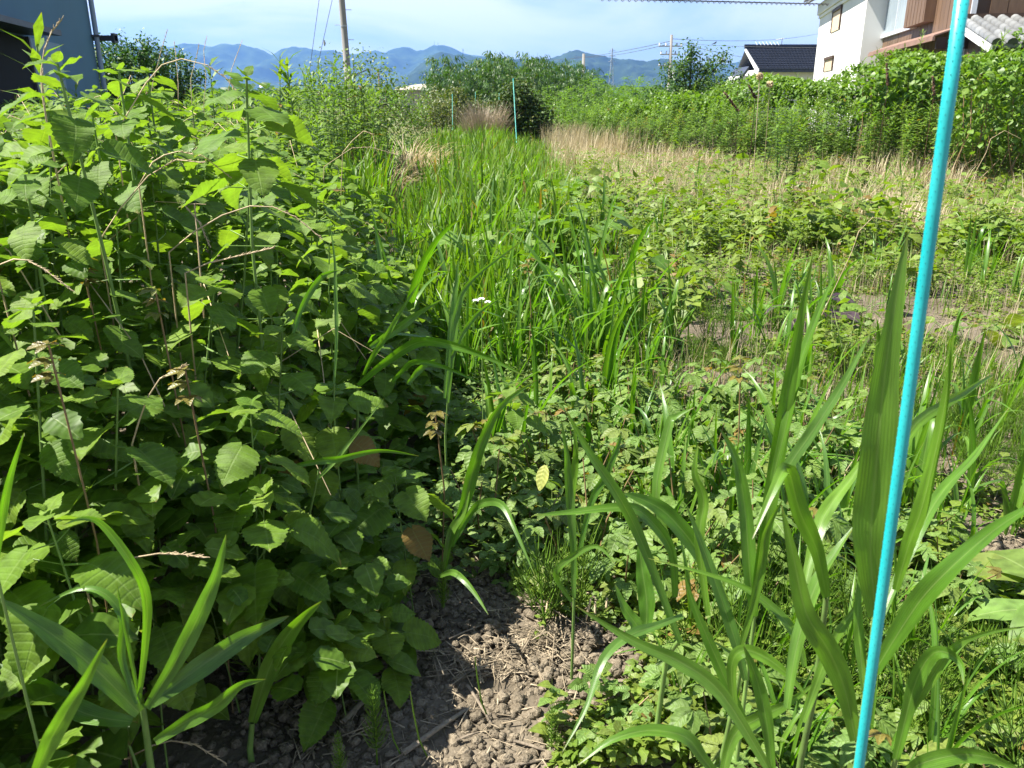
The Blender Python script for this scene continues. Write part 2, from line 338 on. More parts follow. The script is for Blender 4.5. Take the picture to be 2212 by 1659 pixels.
# ================================================================== TERRAIN
def gz(x, y): return .035 * fbm(x, y, .9, 3) * min(1, 30 / (abs(x) + abs(y) + 1))
def soilmat():
    m, nt = newmat('field_soil'); N = nt.nodes.new; L = nt.links.new
    tcn = N('ShaderNodeTexCoord')
    a = N('ShaderNodeTexNoise'); a.inputs['Scale'].default_value = 3; a.inputs['Detail'].default_value = 8
    b = N('ShaderNodeTexNoise'); b.inputs['Scale'].default_value = 60; b.inputs['Detail'].default_value = 6
    g = N('ShaderNodeTexNoise'); g.inputs['Scale'].default_value = .25; g.inputs['Detail'].default_value = 6
    for n in (a, b, g): L(tcn.outputs['Object'], n.inputs[0])
    r = N('ShaderNodeValToRGB'); r.color_ramp.elements[0].position = .3; r.color_ramp.elements[0].color = (.075, .06, .04, 1)
    r.color_ramp.elements[1].position = .72; r.color_ramp.elements[1].color = (.18, .15, .11, 1); L(a.outputs[0], r.inputs[0])
    # far field turns to grass colours beyond the garden
    sp = N('ShaderNodeSeparateXYZ'); L(tcn.outputs['Object'], sp.inputs[0])
    mr = N('ShaderNodeMapRange'); mr.inputs[1].default_value = 9; mr.inputs[2].default_value = 25; L(sp.outputs['Y'], mr.inputs[0])
    gr = N('ShaderNodeValToRGB'); gr.color_ramp.elements[0].position = .35; gr.color_ramp.elements[0].color = (.07, .11, .03, 1)
    gr.color_ramp.elements[1].position = .65; gr.color_ramp.elements[1].color = (.17, .15, .07, 1); L(g.outputs[0], gr.inputs[0])
    mx = N('ShaderNodeMix'); mx.data_type = 'RGBA'; L(mr.outputs[0], mx.inputs[0]); L(r.outputs[0], mx.inputs[6]); L(gr.outputs[0], mx.inputs[7])
    bp = N('ShaderNodeBump'); bp.inputs['Distance'].default_value = .012; bp.inputs['Strength'].default_value = .9; L(b.outputs[0], bp.inputs['Height'])
    pr = N('ShaderNodeBsdfPrincipled'); pr.inputs['Roughness'].default_value = .95; pr.inputs['Specular IOR Level'].default_value = .15
    L(mx.outputs[2], pr.inputs['Base Color']); L(bp.outputs[0], pr.inputs['Normal'])
    o = N('ShaderNodeOutputMaterial'); L(pr.outputs[0], o.inputs[0]); return m
M_SOIL = soilmat()
def grid_t(xs, ys, hf):
    nx, ny = len(xs), len(ys); v = [(x, y, hf(x, y)) for y in ys for x in xs]; f = []
    for j in range(ny - 1):
        for i in range(nx - 1):
            a = j * nx + i; f += [(a, a + 1, a + nx + 1), (a, a + nx + 1, a + nx)]
    return T(v, f)
q = np.linspace(-1, 1, 171); xs = np.sinh(q * 7.2) * 5000 / math.sinh(7.2)
q = np.linspace(0, 1, 260); ys = -2 + np.sinh(q * 7.4) * 6000 / math.sinh(7.4); ys = np.concatenate([[-60, -20, -6], ys])
def gfun(x, y):
    z = gz(x, y)
    if abs(x) < 6 and y < 9: z += .018 * fbm(x + 5, y, 6, 3)
    return z
tag(link('ground', mesh('ground', grid_t(xs, ys, gfun), M_SOIL)), kind='structure')

# ---- mountains
M_MT = solid('forested_slope', (.012, .028, .014), 1, .3, .016, c2=(.050, .080, .032), detail=14, spec=.05)
def ridge(name, crest, D, depth, seed):
    pts = [WD(x, y, D) for x, y in crest]; cx = [p.x for p in pts]; cz = [p.z for p in pts]
    def h(x, y):
        b = np.interp(x, cx, cz); t = (y - D) / depth
        sp = 1 - abs(fbm(x + seed, y, 4.5 / depth, 5)) * 1.1; k = abs(t)
        prof = max(0, 1 - k) ** 1.15
        return b * (prof * (1 - min(1, k * 3.2) * .42 * (1 - sp) * 2)) + (fbm(x, y + seed, .02, 3) * 4 + fbm(x, y, .11, 2) * 3) * min(1, prof * 3)
    xs = np.linspace(cx[0], cx[-1], 460); ys = D + np.concatenate([-depth * np.linspace(1, 0, 34) ** 1.3, depth * np.linspace(.06, 1, 8)])
    o = link(name, mesh(name, grid_t(xs, ys, h), M_MT)); tag(o, kind='structure'); return h
far = [(-500, 150), (-200, 125), (100, 105), (215, 96), (300, 100), (370, 101), (400, 93), (435, 97), (455, 102), (478, 94), (520, 96), (560, 105), (587, 119), (610, 105), (635, 101), (665, 104), (690, 110), (720, 108), (745, 117), (790, 114), (812, 108), (830, 113), (855, 104), (880, 100), (900, 110), (917, 107), (935, 98), (957, 97), (975, 102), (995, 112), (1010, 118), (1040, 121), (1080, 130), (1130, 140), (1300, 150), (1420, 150), (1500, 143), (1560, 139), (1590, 135), (1605, 130), (1622, 129), (1650, 133), (1800, 120), (2100, 110), (2500, 130), (2900, 160)]
near = [(560, 214), (700, 212), (830, 208), (850, 196), (870, 175), (900, 145), (930, 122), (950, 115), (975, 116), (1010, 122), (1045, 125), (1080, 127), (1130, 127), (1180, 127), (1215, 118), (1232, 110), (1250, 109), (1275, 117), (1310, 122), (1350, 128), (1400, 131), (1430, 128), (1470, 133), (1520, 142), (1560, 158), (1620, 175), (1750, 190), (2100, 205), (2500, 213)]
hf_far = ridge('mountain_range', far, 4300, 1300, 3.3)
hf_near = ridge('wooded_hill', near, 2700, 900, 11.7)

# ---- haze
m, nt_ = newmat('haze_air'); pv = nt_.nodes.new('ShaderNodeVolumePrincipled'); oo = nt_.nodes.new('ShaderNodeOutputMaterial')
pv.inputs['Color'].default_value = (.21, .45, 1, 1); pv.inputs['Density'].default_value = .00016; pv.inputs['Anisotropy'].default_value = .2
nt_.links.new(pv.outputs[0], oo.inputs['Volume'])
me = mesh('haze', box((-5300, -90, -1.5), (5300, 6300, 420)), m, False); hz = link('haze', me); tag(hz, kind='stuff')

# ================================================================== LEFT BUILDING
M_LWALL = solid('grey_blue_render', (.10, .20, .29), .85, .06, 1.2, bump=.1, stretch=(1, 1, .4))
M_LPAN = solid('pale_grey_panel', (.22, .32, .40), .7, .06, 2, stretch=(1, 1, .2))
M_DARK = solid('dark_opening', (.012, .012, .014), .9, .1, 3)
M_METD = solid('dark_steel', (.06, .065, .075), .5, .15, 6)
M_PIPE = solid('grey_pipe', (.25, .32, .42), .4, .06, 4)
def plane_frame(P0, az):          # wall running away at azimuth az through P0 ; returns frame for visible face
    u = Vector((math.sin(az), math.cos(az), 0)); return u
def on_plane(px, py, P0, u, off=0.0, nrm=None):
    r = ray(px, py); n = Vector((-u.y, u.x, 0)) if nrm is None else nrm
    P = P0 + n * off; t = (P - O).dot(n) / r.dot(n); q = O + r * t
    return -(q - P0).dot(u), q.z
aL = R(-12.4); uL = Vector((math.sin(aL), math.cos(aL), 0)); PL = WD(211, 150, 18.0); PL.z = 0
nL = Vector((uL.y, -uL.x, 0))     # faces right
B = empty('rendered_shed', PL, math.atan2(-uL.y, -uL.x))   # local x: toward the camera; local y: to the right of that = away from the camera's side
tag(B, 'blue grey rendered building with dark doorway and low canopy, top left corner', 'building')
def sL(px, py, off=0): return on_plane(px, py, PL, uL, off, nL)
ax = -uL; ay = Vector((0, 0, 1)).cross(ax)      # local axes
sg = 1 if ay.dot(nL) > 0 else -1                # outward face is +/- local y
def yy(a, b): return (min(a * sg, b * sg), max(a * sg, b * sg))
def bx(s0, s1, o0, o1, z0, z1, mat=0): y = yy(o0, o1); return box((min(s0, s1), y[0], z0), (max(s0, s1), y[1], z1), mat)
link('wall', mesh('wall', bx(0, 8.5, -5, 0, 0, 5.0), M_LWALL, False), B)
link('roof', mesh('roof', bx(-.3, 8.8, -5.3, .25, 5.0, 5.2), M_METD, False), B)
c0, z0 = sL(133, 73, .55); c1, z1 = sL(0, 43, .55)
link('canopy', mesh('canopy', bx(c0, 8.4, .02, .55, z0 - .03, z0 + .05), M_METD, False), B)
d0, _ = sL(56, 100, .02); d1, _ = sL(124, 100, .02)
link('door', mesh('door', bx(d0, 8.3, 0.005, .05, 0, z0 - .06), M_DARK, False), B)  # doorway as a near black slab on the wall
link('panel', mesh('panel', bx(d1, d0 - .02, 0.005, .06, 0, z0 - .06), M_LPAN, False), B)
link('trim', mesh('trim', bx(d0 - .04, d0 + .03, 0.01, .09, 0, z0 - .05), M_METD, False), B)
y = .09 * sg
link('downpipe', mesh('downpipe', tube([(.07, y, 0), (.07, y, 3.2), (.07, y, 4.98)], .05, 8), M_PIPE), B)
for zz in (1.2, 2.7, 4.2): link('pipe_bracket', mesh('pipe_bracket', bx(-.0, .14, .0, .16, zz, zz + .04), M_METD, False), B)
# beam of a neighbouring frame
bp0 = WD(211, 84, 18.3); bp1 = WD(266, 84, 18.2)
ob = link('steel_beam', mesh('steel_beam', cat([box((0, -.07, 0), (bp1.x - bp0.x, .07, .10)), box((bp1.x - bp0.x - .06, -.09, -.04), (bp1.x - bp0.x, .09, .14))]), M_METD, False)); ob.location = (bp0.x - .1, bp0.y - .2, bp0.z - .05)
ob.parent = B; ob.matrix_parent_inverse = (Matrix.Translation(PL) @ Matrix.Rotation(math.atan2(-uL.y, -uL.x), 4, 'Z')).inverted()

# ================================================================== HOUSES ON THE RIGHT
M_WHITE = solid('white_plaster', (.78, .78, .76), .9, .04, .5, c2=(.62, .62, .59), stretch=(1, 1, .3))
M_BROWN = solid('brown_siding', (.12, .072, .042), .55, .12, 3, c2=(.155, .095, .056), stretch=(3, 3, .5))
M_BTRIM = solid('dark_brown_trim', (.06, .033, .018), .6, .1, 4)
M_TILE = solid('grey_clay_tile', (.16, .165, .165), .5, .28, 5, bump=.2)
M_TILED = solid('dark_blue_tile', (.030, .036, .055), .38, .15, 5)
M_ALU = solid('aluminium_sash', (.62, .64, .66), .35, .04, 3, metal=.3)
M_GLASSC = solid('curtained_glass', (.30, .36, .40), .12, .12, 2, spec=.8, stretch=(6, 6, .3))
M_TAN = solid('boarded_panel', (.52, .40, .27), .7, .1, 4)
M_AWN = solid('weathered_awning', (.20, .12, .09), .7, .2, 3)
aH = R(12); uH = Vector((math.sin(aH), math.cos(aH), 0)); PH = WD(1759, 150, 46); PH.z = 0
nH = Vector((-uH.y, uH.x, 0))
rzH = math.atan2(-uH.y, -uH.x); ayH = Vector((0, 0, 1)).cross(-uH); sgH = 1 if ayH.dot(nH) > 0 else -1
def sH(px, py, off=0): return on_plane(px, py, PH, uH, off, nH)
def yyh(a, b): return (min(a * sgH, b * sgH), max(a * sgH, b * sgH))
def bxh(s0, s1, o0, o1, z0, z1, mat=0): y = yyh(o0, o1); return box((min(s0, s1), y[0], min(z0, z1)), (max(s0, s1), y[1], max(z0, z1)), mat)
WHt = empty('white_house', PH, rzH); tag(WHt, 'tall white plaster storehouse with two tiny shuttered windows and grey tiled eaves', 'house')
sw, _ = sH(1863, 80); _, ze = sH(1766, 16); _, zc = sH(1770, 35)
link('wall', mesh('wall', bxh(0, sw, -7, 0, 0, ze), M_WHITE, False), WHt)
link('cornice', mesh('cornice', cat([bxh(-.1, sw + .1, 0.003, .16, zc, ze - .02), bxh(-.05, sw + .05, .003, .08, zc - .16, zc - .01)]), M_WHITE, False), WHt)
def quadroof(s0, s1, o0, o1, z0, z1, th):       # slope from outer offset o0 (low) to o1 (high)
    a = [(s0, o0 * sgH, z0), (s1, o0 * sgH, z0), (s1, o1 * sgH, z1), (s0, o1 * sgH, z1)]
    return prism(a, (0, 0, th))
link('roof', mesh('roof', quadroof(-.7, sw + .5, .75, -3.6, ze + .02, ze + 2.3, .12), M_TILE, False), WHt)
link('roof', mesh('roof', quadroof(-.7, sw + .5, -7.8, -3.6, ze + .02, ze + 2.3, .12), M_TILE, False), WHt)
def barrel(l, r, n=6):                         # half-round tile along local -Y (down slope), length l
    v = []; f = []
    for k, yv in enumerate((0, l)):
        for j in range(n): t = math.pi * j / (n - 1); v.append((math.cos(t) * r, yv, math.sin(t) * r + (k * .012)))
    for j in range(n - 1): f += [(j, j + 1, j + 1 + n), (j, j + 1 + n, j + n)]
    f += [(0, j, j + 1) for j in range(1, n - 1)]
    return T(v, f)
tm = mesh('eave_tile', barrel(.6, .10), M_TILE)
k = -.6
slope = math.atan2(2.28, 4.35)
while k < sw + .5:
    M_ = Matrix.Translation((k, .80 * sgH, ze + .15)) @ Matrix.Rotation(math.pi if sgH > 0 else 0, 4, 'Z') @ Matrix.Rotation(slope, 4, 'X')
    link('eave_tile', tm, WHt, M_); k += .30
for (x0, y0, x1, y1) in ((1801, 29, 1815, 66), (1783.5, 131, 1799, 152)):
    s0, za = sH(x0, y0); s1, zb = sH(x1, y1 - 3 if y1 < 100 else y1)
    wn = link('window', mesh('window', cat([bxh(s0, s1, .004, .10, za, za + .12), bxh(s0 + .02, s0 + .12, .004, .07, zb, za), bxh(s1 - .12, s1 - .02, .004, .07, zb, za)]), M_BTRIM, False), WHt)
    link('shutter', mesh('shutter', bxh(s0 + .12, s1 - .12, .003, .035, zb + .02, za), M_TAN, False), wn)
sb2, _ = sH(1903, 60, -.75)
BH = empty('brown_house', PH, rzH); tag(BH, 'brown board clad two storey house with aluminium window, shutter box and tiled lean-to roof', 'house')
sc_, _ = sH(2096, 40, -.75)                       # near corner
off = -.75
link('wall', mesh('wall', bxh(sw + .02, sc_, -7.5, off - .03, 0, 9.2), M_BTRIM, False), BH)
link('roof', mesh('roof', quadroof(sw, sc_ + .9, off + .9, -4, 9.2, 11, .14), M_TILE, False), BH)
# siding boards
k = sb2 - .9; wdt = .42
s0w, zwt = sH(1917, -60, off); s1w, zwb = sH(1980, 58, off); _, zwb0 = sH(1917, 68, off); zsill = (zwb + zwb0) / 2
s_b = sw + .02; pl = {}
n = int((sc_ - s_b) / wdt); wdt = (sc_ - s_b) / n
for i in range(n):
    a = s_b + i * wdt; b = a + wdt - .015
    o_ = random.uniform(0, .006)
    def pk(z0, z1):
        key = (round(z0, 2), round(z1, 2))
        if key not in pl: pl[key] = mesh('siding_board', bxh(0, wdt - .018, -.028, 0, z0, z1), M_BROWN, False)
        link('siding_board', pl[key], BH, Matrix.Translation((a, (off + o_) * sgH, 0)))
    if b > s0w and a < s1w: pk(0, zsill - .02); pk(zsill + 1.75, 9.15)
    else: pk(0, 9.15)
wn = link('window', mesh('window', cat([bxh(s0w - .06, s1w + .06, off - .02, off + .10, zsill - .12, zsill), bxh(s0w - .06, s0w + .02, off - .02, off + .08, zsill, zsill + 1.75), bxh(s1w - .02, s1w + .06, off - .02, off + .08, zsill, zsill + 1.75), bxh(s0w - .06, s1w + .06, off - .02, off + .1, zsill + 1.67, zsill + 1.76), bxh((s0w + s1w) / 2 - .04, (s0w + s1w) / 2 + .03, off - .02, off + .05, zsill, zsill + 1.7)]), M_ALU, False), BH)
link('pane', mesh('pane', bxh(s0w, (s0w + s1w) / 2 - .03, off - .02, off + .02, zsill, zsill + 1.68), M_GLASSC, False), wn)
link('pane', mesh('pane', bxh((s0w + s1w) / 2 + .02, s1w, off - .02, off + .03, zsill, zsill + 1.68), M_GLASSC, False), wn)
s2a, _ = sH(1977, 30, off); s2b, z2b = sH(2017, 51, off)
link('shutter_box', mesh('shutter_box', cat([bxh(s2a, s2b, off + .01, off + .30, zsill - .1, zsill + 1.75)] + [bxh(s2a + i * .4 + .38, s2a + i * .4 + .40, off + .30, off + .31, zsill - .1, zsill + 1.75) for i in range(int((s2b - s2a) / .4))]), M_BROWN, False), BH)
s3a, z3a = sH(1877, 112, off + .9); s3b, z3b = sH(2016, 84, off + .9); za = (z3a + z3b) / 2
aw = link('awning', mesh('awning', cat([prism([(s3a, (off + .9) * sgH, za), (s3b, (off + .9) * sgH, za), (s3b, (off + .01) * sgH, za + .3), (s3a, (off + .01) * sgH, za + .3)], (0, 0, .035)), bxh(s3a, s3b, off + .86, off + .92, za - .1, za)]), M_AWN, False), BH)
link('bracket', mesh('bracket', bxh(s3b - .12, s3b - .06, off + .02, off + .8, za - .3, za - .02), M_BTRIM, False), aw)
sgap, _ = sH(1925, 100, off); sg2, _ = sH(2008, 100, off)
link('door', mesh('door', bxh(sgap, sg2, off + .01, off + .05, 0, za - .12), M_BTRIM, False), BH)  # dark board under the awning; the recess's shade is put into its colour
yp = (off + .12) * sgH; sp_, _ = sH(2003, 110, off)
link('drainpipe', mesh('drainpipe', tube([(sp_, yp, 0), (sp_, yp, za - .9), (sp_ + .25, yp, za - .45)], .055, 8), M_ALU), BH)
link('trim', mesh('trim', bxh(sc_ - .02, sc_ + .06, off - .1, off + .02, 0, 9.2), M_ALU, False), BH)
# front wall boards (facing the camera)
sbm = mesh('front_board', box((0, 0, 0), (.03, .40, 9.15)), M_BROWN, False)
for i in range(15):
    yb = (off - .42 * (i + 1)) * sgH
    link('front_board', sbm, BH, Matrix.Translation((sc_ + .005, min(yb, yb), 0)))
# lean-to roof sloping towards the camera
_, zr = sH(2096, 40, off); s4, z4 = sH(2142, 92, off + .35)
link('lean_to_wall', mesh('lean_to_wall', cat([prism([(sc_ + .05, off * sgH, 0), (s4 - .45, off * sgH, 0), (s4 - .45, off * sgH, z4 + .02), (sc_ + .05, off * sgH, zr - .15)], (0, -6 * sgH, 0))]), M_BTRIM, False), BH)
nb = int((s4 - .45 - sc_ - .05) / .40)
for i in range(nb):
    a = sc_ + .06 + i * .40; t = (a + .2 - sc_) / (s4 - sc_); zt = zr - .25 + (z4 - zr) * t
    link('siding_board', mesh('siding_board', bxh(a, a + .38, off + .002, off + .03, 0, zt - .1), M_BROWN, False), BH)
rf = link('lean_to_roof', mesh('lean_to_roof', prism([(sc_ + .03, (off + .35) * sgH, zr - .02), (s4, (off + .35) * sgH, z4 - .02), (s4, (off - 6) * sgH, z4 - .02), (sc_ + .03, (off - 6) * sgH, zr - .02)], (0, 0, -.09)), M_TILE, False), BH)
link('bargeboard', mesh('bargeboard', prism([(sc_ + .03, (off + .37) * sgH, zr - .05), (s4 + .02, (off + .37) * sgH, z4 - .05), (s4 + .02, (off + .37) * sgH, z4 - .22), (sc_ + .03, (off + .37) * sgH, zr - .22)], (0, -.05 * sgH, 0)), M_WHITE, False), BH)
link('flashing', mesh('flashing', bxh(sc_ + .03, sc_ + .18, off + .3, off - 6, zr - .01, zr + .1), M_BTRIM, False), BH)
Lr = math.hypot(s4 - sc_, zr - z4); nrow = 9; tl = Lr / nrow; ang = math.atan2(zr - z4, s4 - sc_)
bt = mesh('roof_tile', barrel(tl * 1.05, .115, 6), M_TILE)
for c in range(20):
    for r_ in range(nrow):
        t = (r_ + 1) / nrow; s_ = sc_ + .03 + (s4 - sc_) * t; z_ = zr + (z4 - zr) * t
        M_ = Matrix.Translation((s_ + .02, (off + .25 - c * .31) * sgH + random.uniform(-.01, .01), z_ - .02)) @ Matrix.Rotation(math.pi / 2, 4, 'Z') @ Matrix.Rotation(ang, 4, 'X')
        link('roof_tile', bt, rf, M_)
# far tiled roof
TR = empty('tiled_roof_house', WD(1690, 180, 62), 0); TR.location.z = 0
tag(TR, 'low house with dark blue tiled roof showing just left of the white wall', 'house')
def loc(px, py, D): p = WD(px, py, D); return Vector((p.x - TR.location.x, p.y - TR.location.y, p.z))
A_ = loc(1611, 103, 66); B_ = loc(1900, 103, 66); C_ = loc(1640, 150, 61); D_ = loc(1900, 150, 61)
A2 = Vector((A_.x, A_.y, A_.z)); slope_n = 13
rt = []
for i in range(slope_n):
    t0, t1 = i / slope_n, (i + 1) / slope_n
    p0 = A_.lerp(C_, t0); p1 = A_.lerp(C_, t1); q0 = B_.lerp(D_, t0); q1 = B_.lerp(D_, t1)
    nseg = 40
    for j in range(nseg):
        a0 = p0.lerp(q0, j / nseg); a1 = p0.lerp(q0, (j + .86) / nseg); b0 = p1.lerp(q1, j / nseg); b1 = p1.lerp(q1, (j + .86) / nseg)
        rt.append(prism([a0 - Vector((0, 0, .02)), a1 - Vector((0, 0, .02)), b1 + Vector((0, 0, .09)), b0 + Vector((0, 0, .09))], (0, 0, -.07)))
o = link('roof_tiles', mesh('roof_tiles', cat(rt), M_TILED, False), TR); tag(o, kind='stuff')
link('roof', mesh('roof', cat([prism([A_, B_, D_, C_], (0, 0, -.18)), prism([A_, B_, B_ + Vector((0, 4, -3)), A_ + Vector((0, 4, -3))], (0, 0, -.12))]), M_TILED, False), TR)
link('ridge', mesh('ridge', tube([A_ + Vector((-.1, 0, .08)), B_ + Vector((0, 0, .08))], .16, 8, cap=True), M_TILED), TR)
link('bargeboard', mesh('bargeboard', prism([A_ + Vector((-.06, 0, -.05)), C_ + Vector((-.06, 0, -.05)), C_ + Vector((-.06, 0, -.4)), A_ + Vector((-.06, 0, -.22))], (.06, 0, 0)), M_WHITE, False), TR)
link('wall', mesh('wall', box((C_.x + .4, C_.y + .7, 0), (D_.x, C_.y + 8, C_.z + .05)), M_WHITE, False), TR)
an = WD(1690, 82, 66) - TR.location; an.z = WD(1690, 82, 66).z; base = Vector((an.x, A_.y, A_.z))
ant = [tube([base, (an.x, A_.y, an.z)], .035, 5)]
for k_, (zf, ln) in enumerate(((.95, .5), (.25, 2.0), (.12, 1.6))): z_ = base.z + (an.z - base.z) * zf; ant.append(tube([(an.x - ln, A_.y, z_ - .1), (an.x + .15, A_.y, z_)], .03, 4))
for k_ in range(7): x_ = an.x - 1.9 + k_ * .27; ant.append(tube([(x_, A_.y - .3, base.z + .16), (x_, A_.y + .3, base.z + .42)], .02, 4))
an_o = link('tv_antenna', mesh('tv_antenna', cat(ant), M_ALU)); an_o.location = TR.location; tag(an_o, 'thin television antenna on the ridge of the dark blue tiled roof', 'antenna')
sr = empty('outbuilding', WD(1608, 160, 50), 0); sr.location.z = 0; tag(sr, 'small dark roofed shed end beside the fruit tree, left of the blue tiled roof', 'shed')
p = WD(1600, 167, 50); p2 = WD(1618, 143, 50)
link('roof', mesh('roof', prism([(p.x - sr.location.x, 0, p.z), (p2.x - sr.location.x, 0, p2.z), (p2.x - sr.location.x, 3, p2.z), (p.x - sr.location.x, 3, p.z)], (0, 0, -.22)), M_TILED, False), sr)
link('wall', mesh('wall', box((-.2, .3, 0), (1.2, 2.8, p.z + .1)), M_WHITE, False), sr)

# ---- greenhouse-like barn far left of the bushes
M_BARN = solid('weathered_metal', (.33, .30, .26), .6, .15, .8, stretch=(4, 1, .2)); M_BROOF = solid('old_roof_sheet', (.40, .35, .28), .6, .12, .5, stretch=(3, 1, 1))
p0 = WD(858, 200, 95); p1 = WD(932, 200, 95)
GB = empty('barn', (p0.x, 95, 0)); tag(GB, 'low grey barn with pale curved roof seen far off between bushes', 'barn')
wd = p1.x - p0.x + 3; he = WD(858, 196, 95).z; hr = WD(900, 182, 95).z
n = 26
for i in range(n):
    link('wall_panel', mesh('wall_panel', box((i * wd / n, 0, 0), (i * wd / n + wd / n - .05, .08, he)), M_BARN, False), GB) if i == 0 else None
pm = bpy.data.meshes['wall_panel']
for i in range(1, n): link('wall_panel', pm, GB, Matrix.Translation((i * wd / n, 0, 0)))
link('wall', mesh('wall', box((0.05, .1, 0), (wd, 9, he - .02)), M_BARN, False), GB)
prof = [(-.3, -.4, he - .05), (-.3, -.4, he + .12)]
rv = []
for i in range(7): t = i / 6; rv.append(((t * 3.2 - .3), -.4 + t * 5, he + .12 + (hr - he) * math.sin(t * math.pi / 2)))
secs = []
for i in range(6):
    a, b = rv[i], rv[i + 1]
    secs.append(prism([(a[0], a[1], a[2]), (wd + .3, a[1], a[2]), (wd + .3, b[1], b[2]), (b[0], b[1], b[2])], (0, 0, -.1)))
secs.append(prism([rv[-1], (wd + .3, rv[-1][1], hr + .12), (wd + .3, 10, he), (2.4, 10, he)], (0, 0, -.1)))
link('roof', mesh('roof', cat(secs), M_BROOF, False), GB)

# ================================================================== POLES AND WIRES
M_CONC = solid('concrete_pole', (.20, .19, .175), .8, .12, 2, stretch=(2, 2, .3)); M_WIRE = solid('cable', (.05, .05, .055), .6, .1, 2)
M_GALV = solid('galvanised_steel', (.32, .34, .36), .5, .08, 2)
up = empty('utility_pole', WH(757, 232, .0) * 0 + Vector((WD(752, 200, 40).x, 40, 0))); tag(up, 'tall leaning concrete utility pole with step bolts rising from the goldenrod', 'utility pole')
b0 = WD(752, 170, 40); t0_ = WD(736.5, -20, 40); ex = (t0_ - b0).normalized(); base = b0 - ex * (b0.z / ex.z); top = base + ex * 11.5; up.location = base
link('shaft', mesh('shaft', tube([Vector((0, 0, 0)), ex * 5.7, ex * 11.5], [.165, .14, .11], 14, cap=True), M_CONC), up)
sbt = mesh('step_bolt', tube([(0, 0, 0), (.30, 0, 0), (.30, 0, .04)], .014, 5), M_GALV)
for i in range(12): link('step_bolt', sbt, up, Matrix.Translation(ex * (2.2 + i * .62) + Vector((.1 if i % 2 else -.1, 0, 0))) @ Matrix.Rotation(0 if i % 2 else math.pi, 4, 'Z'))
for zz in (4.6, 8.0): link('band', mesh('band', tube([ex * zz, ex * (zz + .07)], .16, 12), M_GALV), up)
for (x0, y0, x1, y1, l_) in ((692, -20, 667, 165, 'left guy wire slanting down beside the leaning utility pole'), (722, -20, 681, 165, 'right guy wire with small insulator beside the leaning utility pole')):
    a = WD(x0, y0, 38); b = WD(x1, y1, 38); o = empty('guy_wire', (b.x, b.y, 0))
    dd = (a - b); lo = b - dd * ((b.z) / dd.z); o.location = lo
    link('strand', mesh('strand', tube([Vector((0, 0, 0)), a - lo], .011, 4), M_WIRE), o); tag(o, l_, 'guy wire')
    if x0 == 722:
        c = WD(701, 93, 38) - lo; link('insulator', mesh('insulator', tube([c - Vector((0, 0, .12)), c, c + Vector((0, 0, .12))], [.02, .06, .02], 6), M_GALV), o)
def far_pole(px, ytop, D, rad, label, arms=True, wood=False):
    p = WD(px, ytop, D); o = empty('utility_pole', (p.x, D, 0)); tag(o, label, 'utility pole')
    link('shaft', mesh('shaft', tube([(0, 0, 0), (0, 0, p.z)], [rad * 1.2, rad * .8], 8, cap=True), M_BARK if wood else M_CONC), o)
    if arms:
        for k_, (dz, ln) in enumerate(((.95, 1.1), (1.6, .9), (2.5, 1.0))):
            link('crossarm', mesh('crossarm', box((-ln, -.05, p.z - dz), (ln * .9, .05, p.z - dz + .10)), M_GALV, False), o)
            im = mesh('insulator', tube([(0, 0, 0), (0, 0, .22)], [.07, .05], 6, cap=True), M_GALV)
            for xx in (-.9, -.4, .45, .8): link('insulator', im, o, Matrix.Translation((xx * ln, 0, p.z - dz + .1)))
        link('transformer', mesh('transformer', tube([(.32, 0, p.z - 3.6), (.32, 0, p.z - 2.9)], .2, 8, cap=True), M_GALV), o)
    return o, p
o1, P1 = far_pole(1451, 75, 75, .14, 'distant utility pole with crossarms and transformer behind the fruit tree')
far_pole(1261, 116, 62, .12, 'short distant pole standing out of the bamboo grove', False)
far_pole(817, 148, 60, .07, 'slim dark post left of the far barn', False, True)
def pylon(px, ytop, D, h, wdt, label, zb=0.0, rad=.16):
    p = WD(px, ytop, D); o = empty('transmission_tower', (p.x, D, zb if h is None else p.z - h)); tag(o, label, 'pylon')
    H = p.z - o.location.z; ts = []
    def hw(z): t = z / H; return wdt * (1 - t) ** 1.3 + .25
    for sx, sy in ((1, 1), (1, -1), (-1, 1), (-1, -1)): ts.append(tube([(sx * hw(H * k / 6), sy * hw(H * k / 6), H * k / 6) for k in range(7)], rad, 4))
    for k_ in range(8):
        z0, z1 = H * k_ / 8, H * (k_ + 1) / 8
        for sy in (-1, 1): ts.append(tube([(-hw(z0), sy * hw(z0), z0), (hw(z1), sy * hw(z1), z1)], rad * .7, 3)); ts.append(tube([(hw(z0), sy * hw(z0), z0), (-hw(z1), sy * hw(z1), z1)], rad * .7, 3))
    link('lattice', mesh('lattice', cat(ts), M_GALV), o)
    for zf in (.74, .84, .94):
        z_ = H * zf; a = wdt * 1.1 * (1.2 - zf * .3)
        link('crossarm', mesh('crossarm', cat([tube([(-a, 0, z_), (a, 0, z_)], rad, 4), tube([(-a, 0, z_), (0, 0, z_ + H * .04), (a, 0, z_)], rad * .8, 4)]), M_GALV), o)
    return o
pylon(1323, 103, 800, None, 3.0, 'lattice pylon on the skyline left of the distant utility pole')
pylon(1513, 126, 1400, None, 4, 'faint lattice pylon behind the fruit tree', rad=.25)
for px, yt, hh_, l_ in ((1000, 106, 30, 'lattice mast standing right of the summit on the far ridge'), (938, 88, 26, 'left thin radio mast on the far mountain summit'), (946, 92, 24, 'slender mast beside the radio mast on the summit'), (784, 100, 34, 'lone pylon on the far ridge right of the leaning pole')):
    p = WD(px, yt, 4300); zb = hf_far(p.x, 4300)
    pylon(px, yt, 4300, p.z - zb + 3, 4 if px in (1000, 784) else 1.2, l_, rad=.42)
